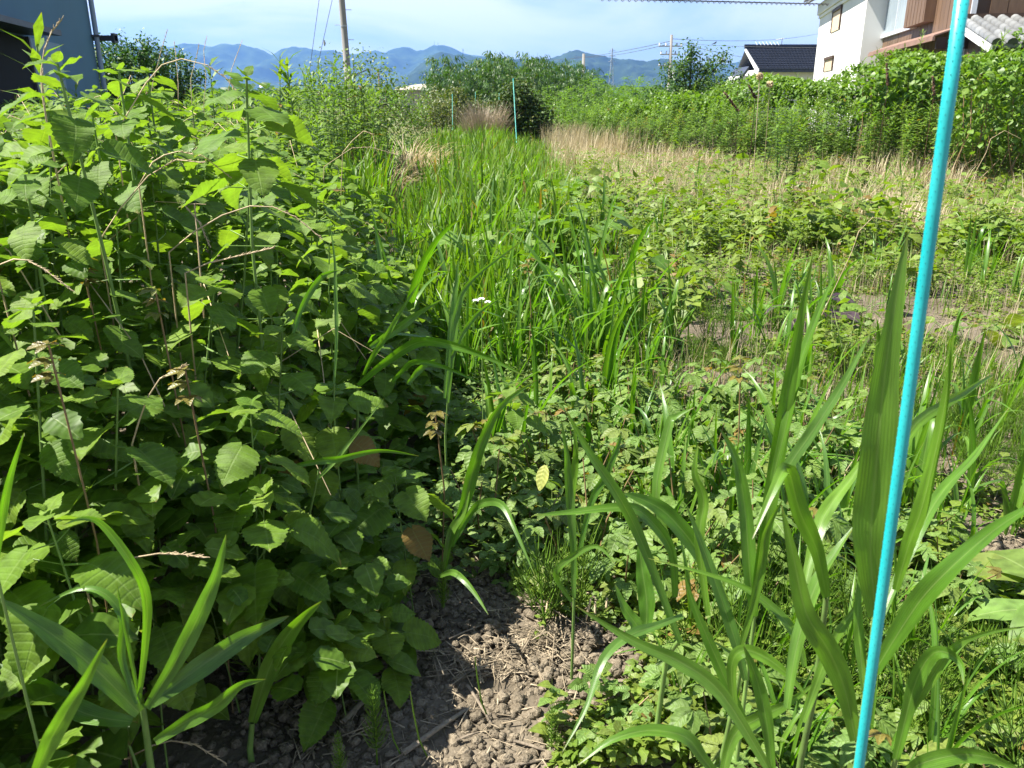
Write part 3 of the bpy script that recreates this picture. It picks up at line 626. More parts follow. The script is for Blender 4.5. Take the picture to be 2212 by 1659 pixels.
def wire(a, b, sag, rad, label, name='power_line', twist=False):
    n = 24; pts = [a.lerp(b, i / n) - Vector((0, 0, sag * 4 * (i / n) * (1 - i / n))) for i in range(n + 1)]
    o0 = pts[0].copy(); ts = [tube([p - o0 for p in pts], rad, 5)]
    if twist:
        pp = []
        d = (b - a).length; m_ = 260
        for i in range(m_ + 1):
            t = i / m_; p = a.lerp(b, t) - Vector((0, 0, sag * 4 * t * (1 - t))); w_ = t * 2 * math.pi * 42
            pp.append(p - o0 + Vector((0, math.cos(w_) * .035, math.sin(w_) * .05 - .02)))
        ts.append(tube(pp, rad * .6, 3))
    o = link(name, mesh(name, cat(ts), M_WIRE)); o.location = o0; tag(o, label, 'cable', 'overhead wires'); return o
wire(WD(1290, -3, 30), WD(1790, 9, 38), .0, .022, 'thick twisted cable crossing the top right sky to the white house', 'twisted_cable', True)
wire(WD(1452, 92, 75), WD(1790, 103, 46.5), .1, .012, 'thin line from the distant pole to the white house just over the blue roof')
wire(WD(1452, 84, 75), WD(1780, 70, 150), .6, .02, 'higher faint line right of the distant pole')
wire(WD(1452, 88, 75), WD(1180, 128, 190), .5, .025, 'faint line falling left from the distant pole')
wire(WD(1452, 93, 75), WD(1240, 122, 160), .5, .022, 'lower faint line falling left from the distant pole')
wire(WD(1480, 97, 90), WD(1640, 128, 240), .2, .03, 'low faint line behind the fruit tree towards the far hill')
bd = WD(1543.5, 95, 64.5)
tag(link('bird', mesh('bird', cat([tube([(-.10, 0, 0), (-.02, 0, .04), (.06, 0, .08), (.12, 0, .14), (.15, 0, .15)], [.01, .05, .06, .035, .01], 6), tube([(-.22, 0, -.03), (-.08, 0, .02)], [.015, .03], 4)]), M_DARK), None, Matrix.Translation(bd)), 'small dark bird perched on the thin line above the fruit tree', 'bird')

# ================================================================== TEAL GARDEN STAKES
M_TEAL = solid('teal_plastic', (.0, .345, .365), .42, .12, 9, spec=.5, c2=(.03, .41, .41), bump=.15)
M_TEALD = solid('teal_plastic_faded', (.03, .30, .26), .5, .05, 20)
a = W(2090, -90, .74); b = W(1855, 1659, 1.06); d = (b - a).normalized(); foot = b + d * (b.z / -d.z) if d.z < 0 else b
st = empty('garden_stake', foot); tag(st, 'bright teal plastic coated garden stake leaning close in front at the right', 'garden stake', 'teal garden stakes')
top = a - foot; Ls = top.length; nz_ = 200; rad = .0064
ts = [tube([top * (i / 12) for i in range(13)], rad, 20, cap=True)]
link('shaft', mesh('shaft', ts[0], M_TEAL), st)
nb = T(*[(lambda v, f: (v, f))([(1, 0, 0), (0, 1, 0), (-1, 0, 0), (0, -1, 0), (0, 0, .9)], [(0, 1, 4), (1, 2, 4), (2, 3, 4), (3, 0, 4)])][0])
Ms = []; zax = top.normalized(); xa = zax.cross(Vector((0, 1, 0))).normalized(); ya = zax.cross(xa)
nrings = int(Ls / .006)
for i in range(nrings):
    for j in range(7):
        t = 2 * math.pi * (j + (i % 2) * .5) / 7; nr = xa * math.cos(t) + ya * math.sin(t); tg = -xa * math.sin(t) + ya * math.cos(t)
        pos = zax * (i * .006) + nr * rad * .96; s_ = .0010
        Ms.append([[tg.x * s_, zax.x * s_, nr.x * s_, pos.x], [tg.y * s_, zax.y * s_, nr.y * s_, pos.y], [tg.z * s_, zax.z * s_, nr.z * s_, pos.z], [0, 0, 0, 1]])
o = link('studs', mesh('studs', many(nb, Ms, np.zeros(len(Ms))), M_TEAL), st); tag(o, kind='stuff')
for (x0, y0, x1, y1, D, r_, l_) in ((1108.5, 172, 1115, 290, 24, .011, 'distant teal stake standing right in front of the round dark bush'), (1078, 200, 1078.5, 282, 28, .008, 'distant teal stake in front of the dead grey bush'), (977, 205, 977.5, 270, 31, .008, 'distant teal stake left of the dead bush, leftmost of the far stakes'), (1027, 200, 1026, 262, 35, .007, 'faintest teal stake, behind the left edge of the dead bush')):
    a = WD(x0, y0, D); b = WD(x1, y1, D); b = a + (b - a) * (a.z / (a.z - b.z)); o = empty('garden_stake', b)
    tag(o, l_, 'garden stake', 'teal garden stakes'); link('shaft', mesh('shaft', tube([Vector((0, 0, 0)), a - b], r_, 8, cap=True), M_TEALD), o)
    link('tip', mesh('tip', tube([a - b, a - b + Vector((0, 0, .03))], [r_ * 1.4, r_ * .5], 8, cap=True), M_TEAL), o)
# ================================================================== PLANTS
def rmesh(name, t, mats, smooth=True): return mesh(name, t, mats, smooth)
U = rng.uniform
# ---------------------------------------------------------------- toothed leaf shrubs (left mass)
def edgeX(y):                     # right edge of the left mass
    return -.22 - .30 * max(0, 1.95 - y) - .055 * max(0, y - 1) + .10 * math.sin(y * 1.9 + .5) + .07 * math.sin(y * 4.3) - .10 * max(0, y - 4)
def ramh(x, y):
    a = (edgeX(y) - x) / 1.28; b = (y - .75) / 1.75
    k = min(a, b if x > -1.1 else b + .3 * (-1.1 - x))
    if k <= 0: return 0
    k = min(1, k); return (.20 + (1.12 + .12 * min(1, max(0, y - 2))) * (1 - (1 - k) ** 1.7)) * (1 + .13 * fbm(x * 1.0 + 9, y, 1.3, 2)) * (1 if y < 5 else 1 - .012 * (y - 5))
stems_v = []
for i in range(4):
    a, b = U(-.05, .05, 2)
    stems_v.append(mesh('stem_mesh', tube([(0, 0, 0), (a * .4, b * .3, .35), (a, b, .7), (a * 1.1, b * 1.2, 1.0)], [.0036, .0033, .0027, .0018], 6), M_STEM))
PET = mesh('petiole_mesh', tube([(0, 0, 0), (0, .55, .12), (0, 1, .02)], [.05, .035, .03], 4), M_STEM)
def put_leaf(root, me, base, az, pitch, roll, s, name='leaf'):
    return link(name, me, root, Matrix(m1(base, az, pitch, roll, s).tolist()))
def ramie(x, y, h, label, nodes=6, grp='toothed leaf shrubs massed left of the path', big=1.0, lean=(0, 0)):
    z0 = gz(x, y) - .02; root = empty('broadleaf_shrub', (x, y, z0), 0); tag(root, label, 'shrub', grp)
    si = random.randrange(4); st = link('stem', stems_v[si], root)
    st.scale = (h * 1.0 + .2, h + .2, h)
    sx = Vector(lean)
    if lean != (0, 0): st.rotation_euler = (-lean[1] / h, lean[0] / h, 0)
    a0 = U(0, 6.28); petl = []
    def axis(z):
        t = z / h; v = stems_v[si].vertices; k = min(2.999, t * 3 / 1.0); i0 = int(k)
        c0 = np.mean([v[i0 * 6 + j].co for j in range(6)], 0); c1 = np.mean([v[(i0 + 1) * 6 + j].co for j in range(6)], 0) if i0 < 3 else c0
        zz = (0, .35, .7, 1.0)
        i0 = max(i for i in range(4) if zz[i] <= t + 1e-6) if t < 1 else 2
        u = (t - zz[i0]) / (zz[i0 + 1] - zz[i0]) if i0 < 3 else 1
        c0 = AX[si][i0]; c1 = AX[si][min(3, i0 + 1)]
        return Vector(((c0[0] * (1 - u) + c1[0] * u) * (h + .2), (c0[1] * (1 - u) + c1[1] * u) * (h + .2), z)) + Vector((lean[0] * t, lean[1] * t, 0))
    z = h
    for n_ in range(nodes + 1):
        s = (.036, .075, .108, .128, .14, .14, .135, .125, .11)[min(n_, 8)] * big * U(.85, 1.15)
        if z < .08: break
        for sd_ in (0, math.pi):
            az = a0 + n_ * math.pi / 2 * 1.04 + sd_ + U(-.25, .25)
            if n_ > 5 and U() < .3: continue
            pl_ = (.006, .012, .03, .055, .075, .085, .085, .08, .07)[min(n_, 8)] * big * U(.8, 1.3)
            p0 = axis(z); up_ = (1.0, .75, .45, .3, .2, .1, .05, 0, 0)[min(n_, 8)] + U(-.15, .15)
            d = Vector((math.sin(az) * math.cos(up_), math.cos(az) * math.cos(up_), math.sin(up_)))
            p1 = p0 + d * pl_; petl.append((p0, az, up_, pl_))
            # blades turn a little to the light (the left and up)
            put_leaf(root, RAM[random.randrange(6)], p1, az + U(-.15, .15), (.75, .3, -.02, -.2, -.32, -.42, -.48, -.5, -.5)[min(n_, 8)] + U(-.3, .3), U(-.45, .45), s)
        z -= (.012, .026, .042, .055, .065, .075, .08, .085, .09)[min(n_, 8)] * (.8 + .4 * U()) * (1 + .25 * (big - 1)) * (1.15 if h > .8 else .8)
    Ms = [m1(p, a_, u_, 0, l_) for p, a_, u_, l_ in petl]
    pt = T(np.array([[0, 0, 0], [.05, 0, 0], [0, 0, .05], [0, 1, 0], [.04, 1, 0], [0, 1, .04]]), [(0, 1, 4), (0, 4, 3), (1, 2, 5), (1, 5, 4), (2, 0, 3), (2, 3, 5)])
    o = link('petioles', mesh('petioles', many(pt, Ms, np.zeros(len(Ms))), M_STEM), root); tag(o, kind='stuff')
    return root
AX = []
for me in stems_v:
    v = [x.co for x in me.vertices]; AX.append([tuple(sum((v[i * 6 + j] for j in range(6)), Vector()) / 6) for i in range(4)])
LAB = {'shade': 'green toothed leaf shrub low in the shaded front edge of the left mass',
       'edge': 'green toothed leaf shrub on the sloping right side of the left mass',
       'top': 'sunlit toothed leaf shrub in the upper surface of the left mass'}
# individual standouts (pixel of the top whorl, distance)
heroes = [(585, 700, 2.15, 'sunlit toothed leaf shrub with a flat whorl of leaves, mid-left above the arching grass', 1.0),
          (520, 840, 1.9, 'toothed leaf shrub with bright whorl over the shaded hollow, left of the arching grass', 1.05),
          (860, 1020, 2.15, 'small bright toothed leaf shrub low at the right tip of the left mass', .95),
          (545, 1060, 1.7, 'toothed leaf shrub half shaded, spotted with sun, right of the lower yellowish whorl', 1.05),
          (130, 1090, 1.35, 'yellow green toothed leaf whorl lit in the dark lower left corner', 1.0),
          (100, 118, 2.2, 'tall toothed leaf shrub rising against the left building wall', 1.0),
          (205, 130, 2.5, 'toothed leaf shrub with drooping leaves just right of the left building corner', 1.0),
          (590, 150, 2.4, 'tall toothed leaf shrub against the mountains, highest at the right of the mass', 1.1),
          (240, 240, 2.6, 'toothed leaf shrub below the building corner with a pale stem', 1.0),
          (330, 380, 2.6, 'toothed leaf shrub with upright stem among dry stalks amid the left mass', 1.0),
          (520, 290, 2.7, 'toothed leaf shrub with thick pale stem leaning right near the mass top', 1.0),
          (30, 330, 2.0, 'toothed leaf shrub at the left frame edge below the doorway', .8),
          (745, 480, 3.0, 'toothed leaf shrub sticking out at the right shoulder of the left mass', 1.0),
          (430, 600, 2.2, 'toothed leaf shrub with yellowish leaf under the dry arching stalk', 1.0),
          (230, 780, 1.7, 'large leaved toothed shrub left of centre in the left mass', .9),
          (60, 640, 1.6, 'toothed leaf shrub at the left frame edge, halfway up', .78),
          (1085, 815, 2.9, 'single small toothed leaf sprig standing right of the arching grass', .7),
          (730, 840, 2.2, 'toothed leaf shrub on the right flank beside the grass stem', 1.0)]
used = []; herotops = []
for px, py, D, l_, bg_ in heroes:
    p = WD(px, py, D); lx, ly = U(-.2, .2) * p.z, U(-.1, .15) * p.z; ramie(p.x - lx, p.y - ly, max(.15, p.z), l_, 11 if p.z > 1.05 else 8, big=bg_ * .86, lean=(lx, ly)); used.append((p.x, p.y)); herotops.append((p.x, p.y, p.z))
cand = []
yv = .8
while yv < 7.5:
    xv = edgeX(yv) - .04
    while xv > -1.05 * yv - 1.1 and xv > -5.2:
        cand.append((xv + U(-.05, .05), yv + U(-.05, .05))); xv -= .12 + .03 * yv
    yv += .11 + .03 * yv
cand = [(x, y) for x, y in cand if abs(x) / (y * .944 + .5) < .70 or y < 1.3]
cand = [(x, y) for x, y in cand if x / max(.1, y) > -1.25 and not (y < 1.4 and x > -1.15) and not (x > -.78 and y < 1.62) and all((x - a) ** 2 + (y - b) ** 2 > .01 for a, b in used) and not (x * x + y * y < .9)]
cand.sort(key=lambda q: q[0] ** 2 + q[1] ** 2)
print('ramie candidates', len(cand))
shade_stuff = []
for i, (x, y) in enumerate(cand):
    h = ramh(x, y) * U(.86, 1.1)
    if h < .1: continue
    if x * x + y * y < 1.6 * 1.6: h = min(h, .62)
    for hx, hy_, hz0 in herotops:
        if hy_ < 2.7 and hz0 < 1.35 and (x - hx) ** 2 + (y - hy_) ** 2 < .32 ** 2: h = min(h, hz0 - .10)
        if hy_ < 2.7 and hz0 < 1.35 and abs(x - hx * y / hy_) < .16 and y < hy_: h = min(h, 1.5 - (1.5 - hz0) * y / hy_ - .16)
    if h < .1: continue
    if i < 282:
        k = 'shade' if y < 1.9 else ('edge' if x > edgeX(y) - .75 else 'top')
        ramie(x, y, h, LAB[k], 7 if y < 3.5 else 6, big=.74 if x * x + y * y < 3.6 else .82, lean=(U(-.13, .13) * h, U(-.13, .13) * h))
    else:
        shade_stuff.append((x, y, h))
# far and inner leaves of the mass as one piece
P = []; AZ = []; PI_ = []; S = []
for x, y, h in shade_stuff:
    for n_ in range(15):
        az = U(0, 6.28); r_ = U(.02, .09); P.append((x + math.sin(az) * r_, y + math.cos(az) * r_, h - U(0, .38) ** 1.0)); AZ.append(az); PI_.append(U(-.5, .3)); S.append(U(.06, .13))
for _ in range(6500):            # inner, lower leaves behind the top layer
    y = U(.9, 6.5); x = edgeX(y) + .08 - U(0, 1) * min(4, 1.0 + y * .8); h = ramh(x, y)
    if h < .12 or x * x + y * y < 1.0 or (y < 1.7 and x > -.78): continue
    P.append((x, y, U(.08, .78) * h)); AZ.append(U(0, 6.28)); PI_.append(U(-.6, .2)); S.append(U(.06, .125))
t = many(RAMT, mats_of(np.array(P), AZ, PI_, U(-.4, .4, len(P)), S), U(0, 1, len(P)))
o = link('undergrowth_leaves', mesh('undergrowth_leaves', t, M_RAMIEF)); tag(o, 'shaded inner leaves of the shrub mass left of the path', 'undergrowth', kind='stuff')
P = []; AZ = []; PI_ = []; S = []
for _ in range(5200):            # small level leaves closing the surface of the mound
    y = U(1.5, 6.5); x = edgeX(y) + .04 - U(0, 1) ** .9 * min(4, 1.0 + y * .8); h = ramh(x, y)
    if h < .25: continue
    P.append((x, y, U(.62, .99) * h)); AZ.append(U(0, 6.28)); PI_.append(U(-.35, .25)); S.append(U(.05, .095))
t = many(RAMT2, mats_of(np.array(P), AZ, PI_, U(-.4, .4, len(P)), S), U(0, 1, len(P)))
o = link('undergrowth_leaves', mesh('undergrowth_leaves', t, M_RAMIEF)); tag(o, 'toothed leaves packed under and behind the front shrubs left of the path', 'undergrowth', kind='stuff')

P = []; AZ = []; PI_ = []; S = []
for _ in range(2600):            # the same shrubs going on to the left, added to shade the front
    y = U(.7, 3.0); x = U(-3.6, -1.15 * max(1.0, y * .95)); P.append((x, y, 1.38 * (1 - U() ** 1.5 * .9) * (1 if x < -1.5 else .85))); AZ.append(U(0, 6.28)); PI_.append(U(-.6, .2)); S.append(U(.08, .14))
o = link('undergrowth_leaves', mesh('undergrowth_leaves', many(RAMT, mats_of(np.array(P), AZ, PI_, U(-.4, .4, len(P)), S), U(0, 1, len(P))), M_RAMIEF)); tag(o, 'toothed leaves carrying the shrub mass past the left frame edge, added for their shade', 'undergrowth', kind='stuff')

# ---------------------------------------------------------------- broad bladed grass, hand placed in front
def grass_plant(blades, label, stem=None, ground=None, mat=None, grp=None):
    """blades: list of (points[(px,py)], z at base, z at tip, width px, roll)"""
    root = None; made = []
    for b in blades:
        pts, za_, zb_, wp, roll = b; n = len(pts)
        made.append(([W(px, py, za_ + (zb_ - za_) * i / (n - 1)) for i, (px, py) in enumerate(pts)], wp * .88 / F * (za_ * .6 + zb_ * .4), roll))
    if stem: spts = [W(px, py, z) for px, py, z in stem]
    else: spts = [made[0][0][0]]
    low = spts[0]; g = Vector((low.x + (ground[0] if ground else 0), low.y + (ground[1] if ground else 0), 0)); g.z = gz(g.x, g.y) - .02
    root = empty('broad_grass_plant', g); tag(root, label, 'grass plant', grp)
    Mi = Vector(g)
    chain = [Vector((0, 0, 0))] + [p - Mi for p in spts]
    if chain[1].z > .04: link('stem', mesh('stem', tube(chain, [min(.0085, max(.0028, .2 * max(m_[1] for m_ in made)))] + [min(.0085, max(.0028, .2 * max(m_[1] for m_ in made))) * (.9 - .35 * i / len(spts)) for i in range(len(spts))], 7), M_STEM), root)
    for pts, wd_, roll in made:
        link('blade', mesh('blade', curve_blade([p - Mi for p in pts], wd_, 20, roll, .28, face=(O - Mi) - (pts[len(pts) // 2] - Mi) + Vector((-.5, 0, .9)) * 0), M_GRASS), root)
    return root
# NB: blade "face" is only their natural facing at mid length
grass_plant([([(1893, 1330), (1880, 1180), (1893, 1000), (1915, 780), (1960, 505)], 1.18, 1.02, 90, .25),
             ([(1935, 1275), (1962, 1180), (1996, 1080), (2038, 890), (2062, 715)], 1.2, 1.05, 36, -.5),
             ([(1905, 1330), (1985, 1150), (2041, 1056), (2108, 983), (2180, 880)], 1.2, 1.35, 30, -.6),
             ([(1890, 1450), (1958, 1340), (2018, 1262), (2141, 1150), (2260, 1075)], 1.2, 1.0, 52, -.3),
             ([(1868, 1500), (1858, 1400), (1853, 1320), (1858, 1220)], 1.25, 1.25, 24, .1),
             ([(1880, 1330), (1905, 1160), (1960, 940), (2080, 850), (2150, 806)], 1.25, 1.5, 30, .3)],
            'tall broad grass with a very wide upright blade against the near teal stake', stem=[(1856, 1640, 1.34), (1880, 1440, 1.27), (1893, 1330, 1.2)])
grass_plant([([(1848, 1600), (1825, 1490), (1791, 1407), (1741, 1323), (1715, 1207), (1688, 1090)], 1.25, 1.12, 56, -.2),
             ([(1785, 1290), (1765, 1190), (1728, 1106), (1702, 1016), (1675, 1050), (1625, 1165)], 1.3, 1.15, 42, .2),
             ([(1740, 1260), (1765, 1156), (1791, 1096), (1841, 1030), (1885, 962)], 1.3, 1.4, 36, -.4),
             ([(1735, 1560), (1765, 1473), (1800, 1385), (1841, 1323), (1886, 1252)], 1.35, 1.35, 24, .3),
             ([(1700, 1530), (1720, 1400), (1760, 1270), (1800, 1200), (1850, 1130)], 1.4, 1.4, 34, -.5)],
            'broad grass with folded blade and dark wide blade, just left of the near stake', stem=[(1730, 1640, 1.5), (1760, 1500, 1.42), (1785, 1290, 1.33)])
grass_plant([([(1625, 1330), (1650, 1170), (1680, 980), (1705, 829), (1728, 696), (1756, 548)], 1.6, 1.35, 36, .1),
             ([(1668, 1040), (1695, 930), (1725, 796), (1770, 670), (1808, 585)], 1.5, 1.4, 26, -.5),
             ([(1660, 1080), (1701, 1010), (1761, 923), (1825, 823), (1882, 715)], 1.5, 1.35, 28, -.3),
             ([(1600, 1400), (1640, 1250), (1655, 1150), (1690, 1080)], 1.6, 1.5, 22, .4)],
            'tall erect grass with three pointed blades rising left of the wide upright blade', stem=[(1560, 1630, 1.75), (1600, 1450, 1.68), (1640, 1240, 1.6)])
grass_plant([([(1630, 1330), (1621, 1256), (1608, 1090), (1588, 990), (1555, 926)], 1.65, 1.6, 34, .3),
             ([(1530, 1330), (1511, 1173), (1520, 1080), (1501, 1023), (1508, 960)], 1.75, 1.7, 26, -.2),
             ([(1610, 1470), (1591, 1393), (1551, 1273), (1515, 1173), (1484, 1095)], 1.65, 1.6, 28, .1),
             ([(1738, 1440), (1728, 1400), (1700, 1345), (1640, 1290), (1560, 1250), (1400, 1206)], 1.6, 1.6, 22, .3),
             ([(1611, 1560), (1581, 1500), (1535, 1393), (1500, 1310), (1478, 1240)], 1.55, 1.5, 28, -.3)],
            'grass clump with grey green twisted blade and long left reaching arch, lower right', stem=[(1590, 1650, 1.72), (1615, 1450, 1.66), (1630, 1330, 1.62)])
grass_plant([([(1665, 1670), (1560, 1500), (1470, 1430), (1370, 1385), (1243, 1308)], 1.4, 1.4, 38, -.3),
             ([(1668, 1670), (1658, 1573), (1641, 1490), (1625, 1440), (1606, 1395)], 1.4, 1.35, 32, .1),
             ([(1590, 1560), (1580, 1440), (1608, 1405), (1658, 1423), (1708, 1463), (1745, 1508)], 1.5, 1.45, 30, .2),
             ([(1560, 1680), (1585, 1590), (1641, 1550), (1700, 1520), (1768, 1468)], 1.5, 1.5, 34, .4),
             ([(1560, 1690), (1520, 1640), (1480, 1592), (1400, 1578), (1320, 1600), (1245, 1655)], 1.3, 1.25, 32, .3)],
            'broad grass at the bottom edge whose long blade reaches left over the soil', stem=[(1640, 1700, 1.45), (1665, 1670, 1.42)])
grass_plant([([(1470, 1390), (1387, 1173), (1337, 1073), (1270, 973), (1222, 885)], 1.75, 1.6, 28, .2),
             ([(1458, 1290), (1450, 1190), (1404, 1123), (1354, 1096), (1237, 1106), (1150, 1114)], 1.8, 1.7, 28, .3),
             ([(1540, 1260), (1500, 1180), (1440, 1110), (1390, 1080), (1345, 1066)], 1.8, 1.75, 42, .2),
             ([(1395, 1365), (1397, 1300), (1387, 1230), (1380, 1170)], 1.85, 1.85, 40, 0),
             ([(1475, 1330), (1417, 1352), (1360, 1373), (1304, 1423), (1270, 1520), (1215, 1625)], 1.75, 1.55, 24, .3),
             ([(1390, 1380), (1375, 1350), (1350, 1315), (1328, 1262)], 1.8, 1.8, 30, .3),
             ([(1450, 1180), (1417, 1070), (1444, 923), (1460, 900), (1500, 880)], 1.9, 1.9, 22, -.2)],
            'spreading broad grass with long diagonal blade and flat left pointing blade, lower middle', stem=[(1420, 1560, 1.9), (1440, 1420, 1.85), (1470, 1380, 1.78)])
grass_plant([([(1240, 1290), (1237, 1156), (1228, 1040), (1224, 980), (1212, 905)], 2.1, 2.0, 20, .1),
             ([(1245, 1250), (1234, 1106), (1242, 1010), (1244, 970), (1240, 905)], 2.1, 2.0, 18, -.2),
             ([(1250, 1200), (1275, 1090), (1310, 1023), (1335, 960), (1342, 935)], 2.1, 2.1, 18, .4),
             ([(1235, 1300), (1200, 1240), (1240, 1200), (1290, 1180), (1330, 1220)], 2.1, 2.0, 16, .2)],
            'slim upright grass pair in front of the creeper patch, centre of the path')
grass_plant([([(965, 1180), (1000, 1100), (1020, 1023), (1037, 966), (1080, 880), (1160, 820)], 2.45, 2.3, 30, .2),
             ([(975, 1180), (1020, 1103), (1054, 1084), (1087, 1093), (1114, 1146), (1156, 1245)], 2.45, 2.15, 20, .3),
             ([(950, 1245), (975, 1236), (997, 1248), (1027, 1283), (1055, 1328)], 2.35, 2.2, 16, .2),
             ([(960, 1230), (975, 1150), (1000, 1110), (1015, 1060)], 2.45, 2.4, 20, -.3)],
            'lone grass stalk at the shrub edge with a twisted upright blade and a drooping one', stem=[(957, 1300, 2.5), (965, 1180, 2.47)])
grass_plant([([(774, 832), (837, 779), (904, 739), (970, 744), (1054, 772), (1140, 815)], 2.6, 2.4, 24, .35),
             ([(847, 825), (870, 800), (894, 782), (937, 786), (990, 805), (1048, 832)], 2.6, 2.5, 14, .3),
             ([(785, 810), (805, 770), (837, 722), (870, 665), (908, 608)], 2.6, 2.5, 13, 0),
             ([(800, 750), (835, 725), (870, 702), (910, 672), (956, 646)], 2.6, 2.6, 22, .4),
             ([(880, 830), (905, 800), (925, 785), (945, 775)], 2.6, 2.6, 16, .4)],
            'arching broad grass spraying right out of the left mass, halfway up', stem=[(770, 1000, 2.7), (774, 832, 2.6)])
grass_plant([([(967, 870), (977, 762), (990, 662), (1024, 600), (1140, 512)], 3.0, 3.0, 16, .2),
             ([(960, 860), (975, 700), (985, 620), (990, 560)], 3.0, 3.0, 14, 0),
             ([(965, 800), (1000, 720), (1040, 670), (1090, 640)], 3.0, 3.0, 12, .3)],
            'tall thin grass stalk right of the arching grass, blade bending right at its top', stem=[(962, 940, 3.05), (967, 870, 3.0)])
grass_plant([([(722, 830), (727, 720), (725, 640), (723, 562), (712, 478)], 2.3, 2.3, 9, 0),
             ([(633, 722), (653, 662), (687, 606), (708, 590), (734, 584)], 2.3, 2.3, 15, .3)],
            'single thin vertical grass blade crossing the right part of the left mass', stem=[(722, 900, 2.35), (722, 830, 2.32)])
grass_plant([([(640, 1006), (690, 996), (737, 990), (820, 973), (905, 985)], 2.05, 2.05, 18, .5),
             ([(680, 1040), (720, 1000), (760, 950), (830, 860)], 2.1, 2.2, 9, 0)],
            'grey green grass blade lying level over the shaded shrubs at mid-left', stem=[(640, 1240, 2.2), (680, 1060, 2.12), (690, 1010, 2.08)])
grass_plant([([(317, 1530), (383, 1423), (433, 1323), (467, 1240), (488, 1155)], 1.52, 1.45, 42, .2),
             ([(300, 1540), (200, 1440), (100, 1362), (-10, 1290)], 1.52, 1.4, 62, .35),
             ([(325, 1520), (433, 1440), (533, 1373), (625, 1330)], 1.55, 1.75, 52, .3),
             ([(335, 1602), (400, 1560), (467, 1523), (517, 1480), (575, 1467)], 1.5, 1.5, 38, .5),
             ([(300, 1510), (313, 1400), (317, 1300), (293, 1230), (227, 1140), (183, 1120), (135, 1135)], 1.5, 1.3, 22, .2),
             ([(297, 1520), (262, 1420), (267, 1340), (227, 1283), (167, 1273), (85, 1310)], 1.5, 1.5, 22, .3),
             ([(303, 1523), (285, 1430), (267, 1340), (252, 1260)], 1.5, 1.45, 9, 0),
             ([(285, 1560), (180, 1540), (80, 1480), (-20, 1430)], 1.55, 1.6, 50, .4)],
            'large broad grass plant with spreading leaves in the dark lower left corner', stem=[(330, 1690, 1.62), (318, 1600, 1.58), (308, 1525, 1.54)])
grass_plant([([(60, 1720), (100, 1620), (133, 1557), (183, 1473), (232, 1380)], .98, .92, 42, .1)],
            'single yellow edged grass blade close to the lens at the bottom left', stem=[(40, 1760, 1.0), (60, 1720, .99)])
grass_plant([([(545, 1560), (583, 1440), (633, 1357), (695, 1298)], 1.9, 1.8, 46, .3)],
            'dark broad grass blade beside the horsetails at the shrub foot', stem=[(540, 1620, 1.95), (545, 1560, 1.9)])
grass_plant([([(-10, 1230), (5, 1120), (22, 1030), (52, 935)], 1.3, 1.2, 18, .1)],
            'narrow grass blade at the left frame edge, lower half')
grass_plant([([(1940, 1600), (1971, 1527), (2008, 1473), (2055, 1403), (2120, 1370), (2225, 1352)], 1.45, 1.35, 22, .4),
             ([(1935, 1640), (1955, 1557), (1978, 1473), (2008, 1418), (2041, 1408), (2075, 1433), (2082, 1480)], 1.45, 1.35, 36, .3),
             ([(1960, 1680), (1988, 1650), (2075, 1630), (2150, 1640), (2215, 1670)], 1.3, 1.25, 42, .5)],
            'grass with a curled over blade at the bottom right, beyond the stake', stem=[(1925, 1690, 1.5), (1938, 1620, 1.46)])

# ---------------------------------------------------------------- grass plants scattered by rule
def rand_grass(x, y, H, nb, label, cat_='grass plant', grp=None, wide=1.0):
    root = empty('broad_grass_plant', (x, y, gz(x, y) - .01), U(0, 6.28)); tag(root, label, cat_, grp)
    for i in range(nb):
        k = random.choice((0, 0, 4, 4, 3, 1, 1, 2, 5)) if i < nb - 2 else random.choice((2, 5, 1))
        s = H * U(.6, 1.05) * (.75 if k in (2, 5) else 1)
        M_ = Matrix.Translation((U(-.03, .03), U(-.03, .03), 0)) @ Matrix.Rotation(U(0, 6.28), 4, 'Z') @ Matrix.Rotation(U(-.05, .28), 4, 'X').inverted() @ Matrix.Diagonal((s * wide * U(.75, 1.2), s, s, 1))
        link('blade', BLM[k], root, M_)
    return root
gn = 0
def px_ok(x, y, h=.3, m=80):
    v = Vector((x, y, h)) - O; zd = v.dot(FW); 
    if zd < .3: return False
    px = CX + F * v.x / zd; py = CY - F * v.dot(UP) / zd; return -m < px < 2212 + m and -m < py < 1659 + m
# dense clump strip: up the middle
spots = []
while len(spots) < 95:
    y = 4.0 + 10 * U() ** 1.2; x = -.08 - .03 * y + (.7 + .04 * y) * rng.normal(0, .5)
    if x < edgeX(y) + .1 and y < 7: continue
    spots.append((x, y))
for x, y in spots:
    rand_grass(x, y, U(.5, .92), 7 if y < 8 else 6, 'upright bright green grass clump in the strip running up the middle', grp='grass clumps up the middle strip', wide=.8)
for x, y, H in [(.45, 4.6, .95), (.55, 4.8, 1.0), (.35, 4.9, .9), (.66, 5.1, .95), (.5, 5.3, .98), (.75, 4.7, .8), (.28, 4.3, .7), (.45, 3.7, .8), (.2, 5.5, .9), (0.0, 5.0, .9), (-.1, 5.8, .95), (.1, 4.4, .7)]:
    rand_grass(x, y, H, 9, 'tall upright grass forming the dense clump at the middle of the picture', grp='grasses of the tall centre clump', wide=.8)
k = 0
while k < 120:                     # right side tufts
    y = 2.3 + 13 * U() ** 1.3; x = U(.35 + .05 * y, .62 * y + .5)
    if fbm(x + 3, y, .8, 2) < -.12 or not px_ok(x, y): continue
    rand_grass(x, y, U(.3, .72), random.choice((4, 5, 6, 7)), 'short grass tuft scattered over the low cover on the right', grp='grass tufts on the right'); k += 1
